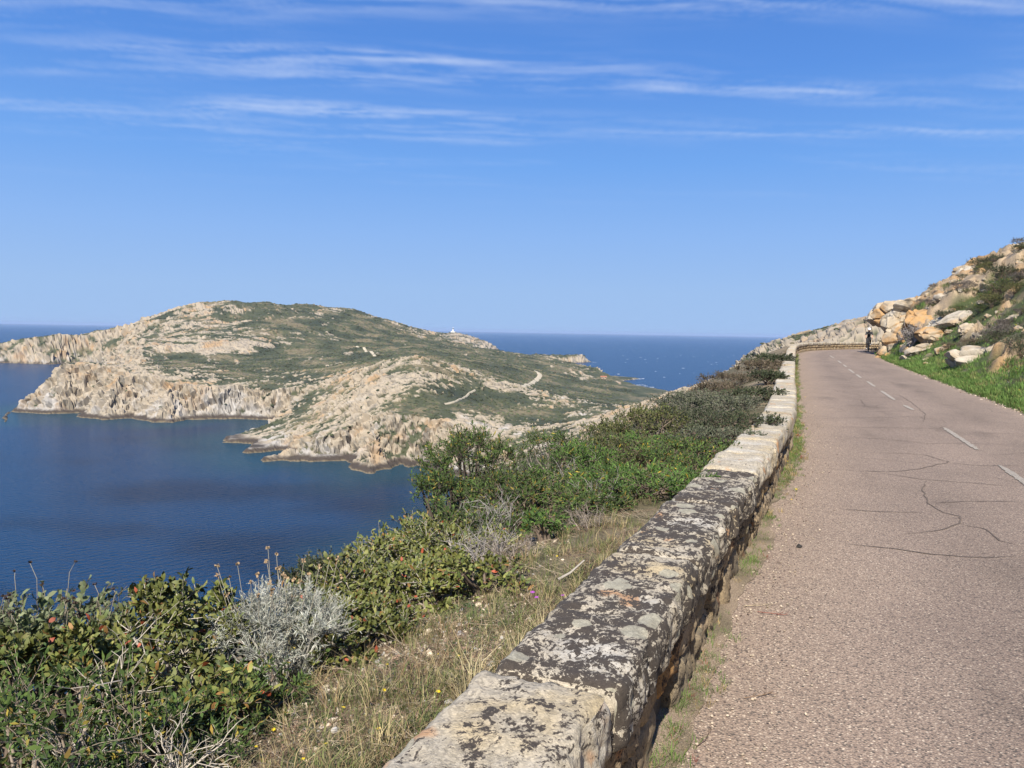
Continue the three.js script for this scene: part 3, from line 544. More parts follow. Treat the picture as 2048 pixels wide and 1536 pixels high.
// centre-line dashes: worn white paint, each a thin sheet of its own (x, f of both ends)
const paintMat = std({ color: C(.47, .44, .405), roughness: .85, map: repeated(gravelMap, 1), bumpMap: repeated(asphaltBump, 1), bumpScale: .003 });
const dashes = [[5.0, 6.5, 6.38, 9.95], [6.88, 11.26, 7.78, 13.75], [8.79, 16.76, 9.13, 17.84], [9.53, 19.07, 10.56, 21.95], [11.08, 23.43, 11.96, 25.85], [12.56, 27.64, 13.31, 29.71], [13.64, 30.66, 14.66, 33.52], [15.29, 35.18, 16.14, 37.48], [16.67, 39.0, 17.71, 41.85], [18.75, 44.87, 19.84, 48.09]];
function sheetStrip(pts, halfW, lift, rag, seed) {   // pts: [s, d]; a sheet laid on the road along them, with ragged edges
  const pos = [], uv = [], idx = [];
  pts.forEach(([s, d], i) => {
    const [s1, d1] = pts[Math.min(i + 1, pts.length - 1)], [s0, d0] = pts[Math.max(i - 1, 0)], L = Math.hypot(s1 - s0, d1 - d0) || 1, ts = (s1 - s0) / L, td = (d1 - d0) / L;
    const end = typeof halfW === 'function' ? halfW(i / (pts.length - 1)) : halfW;
    for (const sd of [-1, 1]) { const w = end * (1 + rag * n3(s * 9, d * 9, seed + sd * 3)), S = s - td * w * sd, Dd = d + ts * w * sd, [x, f] = fromPath(S, Dd); pos.push(x, roadY(S, Dd) + lift, -f); uv.push(S / .7, Dd / .7); }
    if (i) { const a = i * 2; idx.push(a - 2, a - 1, a, a - 1, a + 1, a); }
  });
  return geoFrom(pos, idx, null, uv);
}
dashes.forEach(([x0, f0, x1, f1], i) => {
  const a = toPath(x0, f0), b = toPath(x1, f1), n = Math.ceil(Math.hypot(b[0] - a[0], b[1] - a[1]) / .08), pts = []; for (let k = 0; k <= n; k++) pts.push([lerp(a[0], b[0], k / n), lerp(a[1], b[1], k / n)]);
  mesh('lane_dash', sheetStrip(pts, (t) => .045 * Math.min(1, 4 * Math.min(t, 1 - t) + .5), 
.008, .7, i), paintMat, road);
});
// cracks: (u, v) bearings to their bends on the road surface
const crackMat = std({ color: C(.112, .087, .070), roughness: 1 });
const onRoad = (u, v) => { let D = 15; const b = bearing(u, v); for (let i = 0; i < 40; i++) { const x = D * Math.sin(b.az), f = D * Math.cos(b.az), y = roadLevel(toPath(x, f)[0]); D = .5 * D + .5 * clamp((y - EYE) / b.tan, 1, 70); } return toPath(D * Math.sin(b.az), D * Math.cos(b.az)); };
const cracks = [
  [[1655, 938], [1720, 944], [1780, 946], [1830, 941], [1898, 926], [1850, 912], [1815, 909], [1700, 907]], [[1760, 948], [1850, 962], [1950, 970], [2048, 978]], [[1850, 964], [1845, 985], [1858, 1010], [1885, 1028], [1920, 1036], [1918, 1050], [1880, 1064], [1800, 1073]],
  [[1680, 1020], [1760, 1026], [1860, 1028]], [[1860, 1008], [1950, 1006], [2048, 1007]], [[1918, 1052], [1970, 1062], [2000, 1086], [2048, 1098]], [[1690, 1090], [1780, 1100], [1860, 1112], [1940, 1119], [2048, 1117]],
  [[1635, 854], [1760, 857], [1878, 859], [1895, 853]], [[1660, 872], [1770, 880], [1850, 889], [1930, 889], [2048, 892]], [[1898, 928], [1960, 934], [2048, 934]], [[1630, 824], [1740, 825], [1850, 823]], [[1640, 838], [1770, 836], [1840, 835], [1854, 842]],
  [[1720, 800], [1730, 812], [1728, 816]], [[1690, 796], [1790, 796]], [[1640, 813], [1740, 813]], [[1762, 783], [1800, 792], [1825, 808], [1850, 830], [1846, 850]], [[1890, 858], [1910, 872], [1930, 886]], [[1690, 734], [1730, 745], [1755, 750]], [[1748, 757], [1780, 764], [1795, 770]], [[1640, 762], [1700, 760], [1705, 755]], [[1830, 800], [1860, 806]], [[1620, 775], [1760, 774]], [[1880, 838], [1960, 844], [2048, 850]], [[1925, 868], [2048, 869]],
];
cracks.forEach((px, i) => {
  const q = px.map(([u, v]) => onRoad(u, v)), pts = [];
  for (let k = 0; k < q.length - 1; k++) { const L = Math.hypot(q[k + 1][0] - q[k][0], q[k + 1][1] - q[k][1]), n = Math.max(2, Math.ceil(L / .05)); for (let j = 0; j < n; j++) { const t = j / n, s = lerp(q[k][0], q[k + 1][0], t), d = lerp(q[k][1], q[k + 1][1], t); pts.push([s + .03 * fbm(s * 4, d * 4, i, 3), clamp(d + .05 * fbm(s * 4 + 9, d * 4, i, 3), .2, ROADW - .1)]); } }
  if (pts.length > 2) mesh('crack', sheetStrip(pts, (t) => .0068 * Math.min(1, 5 * Math.min(t, 1 - t) + .15), .005, .9, i), crackMat, road);
});
// hair cracks branching between them
reseed(17);
for (let i = 0; i < 46; i++) {
  let s = 2.5 + Math.pow(rnd(), 1.3) * 38, d = rr(.7, ROADW - .3), a = (rnd() < .6 ? Math.PI / 2 : 0) + gauss() * .5; const pts = [[s, d]], n = Math.floor(rr(14, 46));
  for (let k = 0; k < n; k++) { a += gauss() * .22; s += Math.cos(a) * .05; d = clamp(d + Math.sin(a) * .05, .3, ROADW - .15); pts.push([s, d]); }
  mesh('crack', sheetStrip(pts, (t) => .0038 * Math.min(1, 4 * Math.min(t, 1 - t) + .1), .005, .9, 70 + i), crackMat, road);
}
// sandy grit between the parapet and the asphalt
{
  const pos = [], col = [], uv = [], idx = [], ss = []; for (let s = -10; s < 60; s += .08) ss.push(s);
  const nd = 8;
  ss.forEach((s) => { const W = -.02 + .14 * clamp(.6 + 1.2 * fbm(s * .55, 4, 2, 3)) + .05 * n3(s * 4, 1, 3); for (let k = 0; k <= nd; k++) { const d = lerp(-.16, W, k / nd), [x, f] = fromPath(s, d); pos.push(x, roadY(s, d) + .006 + .02 * (1 - k / nd) + .012 * n3(x * 6, 1, f * 6) * (1 - k / nd), -f); uv.push(x / .5, f / .5); const g = sstep(-.1, .3, n3(x * 3, 2, f * 3)); col.push(lerp(.42, .26, g), lerp(.34, .22, g), lerp(.265, .155, g)); } });
  for (let j = 0; j < ss.length - 1; j++) for (let k = 0; k < nd; k++) { const a = j * (nd + 1) + k, b = a + 1, c = a + nd + 1, d = c + 1; idx.push(a, c, b, b, c, d); }
  structure(mesh('shoulder', geoFrom(pos, idx, col, uv), groundMat), 'strip of sandy grit along the foot of the parapet');
}

// ---------------------------------------------------------------- parapet
const lichenStone = std({ map: lichenMap, bumpMap: graniteBump, bumpScale: .009, roughness: .97 });
const lightStone = std({ map: lightMap, bumpMap: graniteBump, bumpScale: .009, roughness: .97 });
const paleStone = std({ map: paleMap, bumpMap: graniteBump, bumpScale: .008, roughness: .95 });
const rubbleTints = [C(.62, .54, .44), C(.72, .62, .50), C(.50, .45, .38), C(.78, .52, .28)].map((c) => std({ map: lightMap, bumpMap: graniteBump, bumpScale: .012, color: c, roughness: 1 }));
const mortarMat = std({ color: C(.16, .13, .10), roughness: 1, bumpMap: gravelBump, bumpScale: .02 });
// a rough-hewn block: a box with worn edges, pitted faces and chipped corners. w along the wall, h up, t across
function block(w, h, t, nw, nh, nt, seed, rough, grooves) {
  const g = new THREE.BoxGeometry(w, h, t, nw, nh, nt), p = g.attributes.position, nn = g.attributes.normal, uv = g.attributes.uv, R = Math.min(.055, h * .3, t * .3), key = new Map(), acc = [];
  const off = [rnd() * 2, rnd() * 2];
  for (let i = 0; i < p.count; i++) {
    const x = p.getX(i), y = p.getY(i), z = p.getZ(i), fx = nn.getX(i), fy = nn.getY(i), fz = nn.getZ(i);
    const su = Math.abs(fy) > .5 ? x : Math.abs(fz) > .5 ? x : z, sv = Math.abs(fy) > .5 ? z : y + (Math.abs(fz) > .5 ? .6 : 1.1);
    uv.setXY(i, su / 2.0 + off[0], sv / 2.0 + off[1]);
    const cx = clamp(x, -w / 2 + R, w / 2 - R), cy = clamp(y, -h / 2 + R, h / 2 - R), cz = clamp(z, -t / 2 + R, t / 2 - R);
    let dx = x - cx, dy = y - cy, dz = z - cz, L = Math.hypot(dx, dy, dz); if (L < 1e-6) { dx = fx; dy = fy; dz = fz; L = 1; } else { dx /= L; dy /= L; dz /= L; }
    const q = [x + seed * 3.7, y + seed * 1.9, z + seed * 5.1];
    let k = rough * (.022 * fbm(q[0] * 3.2, q[1] * 3.2, q[2] * 3.2, 3) + .012 * ridged(q[0] * 9, q[1] * 9, q[2] * 9, 3) + .006 * fbm(q[0] * 34, q[1] * 34, q[2] * 34, 2)) - .006;
    const face = Math.max(0, dz) * sstep(.9, .4, Math.abs(dy));
    if (grooves) k += face * grooves * (.030 * ridged(q[0] * 10, q[1] * 2.6, 3 + seed, 3) - .016 + .020 * fbm(q[0] * 5, q[1] * 9, seed, 3));
    const rx = cx + dx * (R + k), ry = cy + dy * (R + k), rz = cz + dz * (R + k);
    const chip = .012 * rough * Math.max(0, n3(q[0] * 6, q[1] * 6, q[2] * 6));
    p.setXYZ(i, rx - Math.sign(dx) * Math.abs(dx) * chip, ry, rz - dz * chip * (Math.abs(dy) > .3 ? 1.2 : 0));
  }
  g.computeVertexNormals();
  for (let i = 0; i < p.count; i++) { const kx = `${Math.round(p.getX(i) * 2e4)},${Math.round(p.getY(i) * 2e4)},${Math.round(p.getZ(i) * 2e4)}`; let a = key.get(kx); if (a === undefined) { a = acc.length; key.set(kx, a); acc.push([0, 0, 0]); } acc[a][0] += nn.getX(i); acc[a][1] += nn.getY(i); acc[a][2] += nn.getZ(i); acc[a].ids = acc[a].ids ?? []; acc[a].ids.push(i); }
  for (const a of acc) { const L = Math.hypot(a[0], a[1], a[2]) || 1; for (const i of a.ids) nn.setXYZ(i, a[0] / L, a[1] / L, a[2] / L); }
  return g;
}
const parapet = thing('parapet_wall', 'low stone parapet of lichened granite capstones between road and sea slope', 'wall', 0, 0, 0); parapet.userData.kind = 'thing';
{
  reseed(21);
  const CAPH = .225, TOP = .60;
  const joints = [-7, -5.9, -4.8, -3.7, -2.5, -1.3, -.2, 1.0, 2.42, 3.86, 5.12, 6.42]; while (joints[joints.length - 1] < 94) joints.push(joints[joints.length - 1] + rr(.72, 1.28));
  // on the bend the stones get shorter so that they follow it
  for (let i = 0; i < joints.length - 1; i++) {
    const s0 = joints[i] + .009, s1 = joints[i + 1] - .009, sm = (s0 + s1) / 2, w = s1 - s0, near = sm > .3 && sm < 8, mid = sm >= 8 && sm < 24;
    const hh = CAPH + rr(-.02, .02), tt = WALLW + rr(-.012, .02);
    const geo = block(w, hh, tt, near ? 64 : mid ? 22 : 8, near ? 16 : mid ? 6 : 3, near ? 30 : mid ? 12 : 5, i + 1, 1, near ? 1 : .8);
    const mat = sm < 2.4 ? lightStone : sm < 6.4 ? lichenStone : sm > 52 ? lightStone : paleStone;
    const m = mesh('capstone', geo, mat, parapet), [x, f, a] = fromPath(sm, -tt / 2 + rr(-.012, .012));
    m.position.set(x, roadLevel(sm) + TOP - hh / 2 + rr(-.012, .012), -f); m.rotation.set(0, -a + Math.PI / 2 + rr(-.012, .012), 0, 'YXZ'); m.rotateZ(rr(-.008, .008)); m.rotateX(rr(-.015, .015));
    if (sm > 11 && sm < 12) m.userData.label = 'pale capstone with a rusty orange stain';
  }
  // mortar and rubble core
  const pos = [], uv = [], idx = []; let n = 0;
  for (let s = -7; s < 94; s += .25) { const prof = [[-.10, -.15], [-.115, .40], [-.33, .42], [-.36, -.6]]; for (const [d, y] of prof) { const [x, f] = fromPath(s, d + .012 * n3(s * 2, y * 5, 1)); pos.push(x, roadLevel(s) + y, -f); uv.push(s / .6, y / .6 + d); } if (n) for (let k = 0; k < 3; k++) { const a = (n - 1) * 4 + k, b = a + 1, c = a + 4, d = c + 1; idx.push(a, b, c, b, d, c); } n++; }
  mesh('rubble_core', geoFrom(pos, idx, null, uv), mortarMat, parapet);
  // facing stones on the road side
  const lay = (s, y0, w, h, depthOut, seg, mat, parent) => { const g = block(w, h, .15, seg[0], seg[1], 3, rnd() * 90, 1.25, 1.2), m = mesh('facing_stone', g, mat, parent), [x, f, a] = fromPath(s, -.122 + depthOut); m.position.set(x, roadLevel(s) + y0, -f); m.rotation.set(0, -a + Math.PI / 2 + rr(-.05, .05), rr(-.06, .06), 'YXZ'); return m; };
  for (const course of [0, 1]) {
    let s = -1.5 + course * .17;
    while (s < 40) {
      const w = rr(.22, .58), h = course ? rr(.15, .20) : rr(.20, .27), y = course ? .29 : .07, near = s < 9;
      if (!(course === 0 && Math.abs(s + w / 2 - 3.45) < .16)) {      // a drain hole is left open low in the wall
        const k = Math.abs(s - 3.3) < .22 && course ? 3 : Math.floor(rnd() * 3), m = lay(s + w / 2, y + rr(-.015, .015), w - .015, h, rr(-.012, .022), near ? [14, 9] : s < 20 ? [6, 4] : [4, 3], rubbleTints[k], parapet);
        if (k === 3) m.userData.label = 'rusty orange facing stone';
      }
      s += w;
    }
  }
  const gs = []; for (const course of [0, 1]) { let s = 40 + course * .2; while (s < 93) { const w = rr(.3, .65), h = course ? .18 : .25, y = course ? .29 : .07, g = block(w - .02, h, .15, 3, 2, 2, rnd() * 90, 1.2, 1), [x, f, a] = fromPath(s + w / 2, -.10 + rr(-.01, .03)); g.rotateY(-a + Math.PI / 2); g.translate(x, roadLevel(s) + y, -f); gs.push(g); s += w; } }
  stuff(mesh('far_facing', mergeGeometries(gs), rubbleTints[1], parapet));
}
console.log('wall done');

// ---------------------------------------------------------------- plants: builders
class Bits {   // collects coloured leaf and twig faces
  constructor() { this.p = []; this.c = []; this.i = []; }
  leaf(o, d, n, len, wid, col, fine) {
    const b = this.p.length / 3, s = new THREE.Vector3().crossVectors(d, n).normalize(), w = wid / 2, cup = len * .08;
    const at = (t, k, l) => this.p.push(o.x + d.x * len * t + s.x * w * k + n.x * l, o.y + d.y * len * t + s.y * w * k + n.y * l, o.z + d.z * len * t + s.z * w * k + n.z * l);
    if (fine) { at(0, 0, 0); at(.32, -.9, cup); at(.72, -.85, cup * .8); at(1, 0, -cup); at(.72, .85, cup * .8); at(.32, .9, cup); this.i.push(b, b + 5, b + 1, b + 1, b + 5, b + 4, b + 1, b + 4, b + 2, b + 2, b + 4, b + 3); for (let k = 0; k < 6; k++) this.c.push(...col); }
    else { at(0, 0, 0); at(.5, -1, cup); at(1, 0, 0); at(.5, 1, cup); this.i.push(b, b + 3, b + 1, b + 1, b + 3, b + 2); for (let k = 0; k < 4; k++) this.c.push(...col); }
  }
  tube(pts, r0, r1, sides, col) {
    const b = this.p.length / 3, n = pts.length;
    for (let i = 0; i < n; i++) {
      const t = i / (n - 1), r = lerp(r0, r1, t), d = pts[Math.min(i + 1, n - 1)].clone().sub(pts[Math.max(i - 1, 0)]).normalize(), a = (Math.abs(d.y) > .9 ? new THREE.Vector3(1, 0, 0) : new THREE.Vector3(0, 1, 0)).cross(d).normalize(), c = a.clone().cross(d);
      for (let k = 0; k < sides; k++) { const q = k / sides * 6.2832, ca2 = Math.cos(q) * r, sa = Math.sin(q) * r; this.p.push(pts[i].x + a.x * ca2 + c.x * sa, pts[i].y + a.y * ca2 + c.y * sa, pts[i].z + a.z * ca2 + c.z * sa); const v = 1 + .25 * (rnd() - .5); this.c.push(col[0] * v, col[1] * v, col[2] * v); }
      if (i) for (let k = 0; k < sides; k++) { const k2 = (k + 1) % sides, x = b + (i - 1) * sides, y = b + i * sides; this.i.push(x + k, x + k2, y + k, x + k2, y + k2, y + k); }
    }
  }
  geo() { return geoFrom(this.p, this.i, this.c); }
}
const V = (x, y, z) => new THREE.Vector3(x, y, z);
const randDir = (up = 0) => { const z = rr(-1, 1), a = rr(0, 6.2832), r = Math.sqrt(1 - z * z); return V(r * Math.cos(a), z + up, r * Math.sin(a)).normalize(); };
const leafMat = new THREE.MeshPhysicalMaterial({ vertexColors: true, roughness: .9, transmission: .28, thickness: 0, specularIntensity: .5, side: THREE.DoubleSide });
const glossMat = new THREE.MeshPhysicalMaterial({ vertexColors: true, roughness: .62, specularIntensity: .7, side: THREE.DoubleSide });
const twigMat = std({ vertexColors: true, roughness: .95 });
function pick(pal) { let t = rnd(); for (const [w, c] of pal) { if (t < w) { const k = rr(.8, 1.45); return [c[0] * k, c[1] * k, c[2] * k]; } t -= w; } const c = pal[0][1], k = rr(.75, 1.3); return [c[0] * k, c[1] * k, c[2] * k]; }
// a bush of radius 1 and height 1 in metres R, H; stems rise to lobes, twigs leave the lobes, leaves sit along the twigs
function growBush(o) {
  const { R, H, lobes, twigs, leaves, len, wid, pal, bark = [.16, .12, .09], fine = false, lobeR = .42, bare = 0, up = .55, droop = 0, stemR = .012, spread = 1 } = o;
  const L = new Bits(), S = new Bits(), all = [];
  const nl = Math.round(lobes * 1.5 * clamp(H / R * .8, 1, 1.6));
  for (let q = 0; q < nl; q++) {
    const a = q * 2.39996 + rr(-.3, .3), low = q % 3 === 2, rad = Math.sqrt((q + .5) / nl) * R * (low ? .86 : .74) * spread;
    const lt = rr(.72, 1.22), ls = rr(.78, 1.18), lr = R * lobeR * rr(.75, 1.2), lrY = Math.min(lr, H * .42), crown = Math.max(H * .5, H * 1.02 - lrY * rr(.95, 1.3));
    const hy = low ? H * rr(.16, .45) : lerp(crown, H * rr(.36, .6), (rad / R) ** 2 * 1.2), c = V(Math.cos(a) * rad, hy, Math.sin(a) * rad);
    const k1 = V(c.x * rr(.15, .4) + rr(-.06, .06) * R, hy * rr(.25, .45), c.z * rr(.15, .4) + rr(-.06, .06) * R), k2 = V(c.x * .72 + rr(-.08, .08) * R, hy * rr(.65, .8), c.z * .72 + rr(-.08, .08) * R);
    S.tube([V(rr(-.05, .05) * R, -.12, rr(-.05, .05) * R), k1, k2, c], stemR, stemR * .45, 5, bark);
    for (let t = 0; t < twigs; t++) {
      const d = randDir(up).add(V(c.x, 0, c.z).multiplyScalar(.45 / R)).normalize(), tl = rr(.5, 1.08), tip = V(c.x + d.x * lr * tl, c.y + d.y * lrY * tl - droop * lr * rr(0, .5), c.z + d.z * lr * tl), midp = c.clone().lerp(tip, .5).add(V(rr(-.08, .08) * lr, rr(-.02, .08) * lr, rr(-.08, .08) * lr));
      if (tip.y < .02) tip.y = .02;
      S.tube([c, midp, tip], stemR * .2, stemR * .1, 3, bark);
      if (rnd() < bare) continue;
      for (let k = 0; k < leaves; k++) {
        const u = lerp(.22, 1.02, (k + rnd()) / leaves), p = u < .5 ? c.clone().lerp(midp, u * 2) : midp.clone().lerp(tip, u * 2 - 1), axis = tip.clone().sub(midp).normalize();
        const dir = randDir(.35).add(axis.multiplyScalar(.75)).normalize(), nrm = randDir(.9); nrm.addScaledVector(dir, -nrm.dot(dir)).normalize();
        all.push([p, dir, nrm, len * rr(.6, 1.25) * ls, wid * rr(.7, 1.25) * ls, pick(pal).map((v) => v * lt)]);
      }
    }
  }
  let single = [];
  if (o.single) { const to = (q) => Math.hypot(q[0].x + o.single[0], q[0].y + o.single[1] - EYE, q[0].z - o.single[2]); all.sort((a, b) => to(a) - to(b)); single = all.splice(0, 200); }   // the leaves that show largest
  for (const q of all) L.leaf(...q, fine);
  return { leaf: L.geo(), stem: S.geo(), R, H, single };
}
const MASTIC = [[.57, [.105, .118, .030]], [.24, [.150, .150, .040]], [.14, [.058, .078, .022]], [.035, [.20, .11, .035]], [.012, [.24, .055, .025]]];
const CISTUS = [[.50, [.058, .100, .022]], [.26, [.090, .138, .030]], [.16, [.034, .062, .016]], [.05, [.22, .15, .030]], [.03, [.30, .24, .04]]];
const BRIGHT = [[.55, [.070, .135, .026]], [.30, [.105, .175, .036]], [.12, [.036, .072, .016]], [.03, [.34, .24, .03]]];
const OLIVE = [[.5, [.085, .100, .030]], [.3, [.120, .120, .038]], [.2, [.048, .062, .020]]];
const DARK = [[.5, [.044, .058, .026]], [.3, [.068, .080, .038]], [.2, [.026, .038, .016]]];
const GREYG = [[.5, [.088, .100, .060]], [.3, [.130, .140, .090]], [.2, [.050, .062, .034]]];
const HEATH = [[.5, [.115, .088, .055]], [.25, [.090, .082, .045]], [.25, [.150, .120, .085]]];
const PALEG = [[.5, [.125, .150, .070]], [.3, [.175, .195, .105]], [.2, [.070, .095, .038]]];
const SILVER = [[.6, [.36, .37, .31]], [.25, [.46, .46, .40]], [.15, [.22, .24, .18]]];
const LILAC = [[.5, [.130, .110, .095]], [.3, [.175, .150, .135]], [.2, [.085, .080, .055]]];
const oneLeaf = (() => { const B = new Bits(); B.leaf(V(0, 0, 0), V(0, 1, 0), V(0, 0, 1), 1, 1, [1, 1, 1], true); return B.geo(); })();
const leafTones = new Map();
function leafTone(c) { const q = c.map((v) => Math.round(Math.log2(v) * 3)), key = q.join(); if (!leafTones.has(key)) { const m = glossMat.clone(); m.vertexColors = false; m.color = C(...q.map((v) => Math.pow(2, v / 3))); leafTones.set(key, m); } return leafTones.get(key); }
function plantBush(kind, label, category, x, f, H, bush, opts = {}) {
  const t = thing(kind, label, category, x, height(x, f), f, opts.group);
  const fol = mesh('foliage', bush.leaf, opts.gloss ? glossMat : leafMat, t); stuff(fol); const st = mesh('stems', bush.stem, twigMat, t); stuff(st);
    for (const [p, d, n, len, wid, col] of bush.single ?? []) {
    const m = mesh('leaf', oneLeaf, leafTone(col), t), sd = V(0, 0, 0).crossVectors(d, n).normalize(); m.matrix.makeBasis(sd.multiplyScalar(wid), d.clone().multiplyScalar(len), n.clone().multiplyScalar(len)).setPosition(p); m.matrix.decompose(m.position, m.quaternion, m.scale);
  }
  const k = opts.scale ?? 1; t.scale.set(k * (opts.sx ?? 1), k * (opts.sy ?? 1), k * (opts.sx ?? 1)); t.rotation.y = opts.turn ?? 0;
  return t;
}
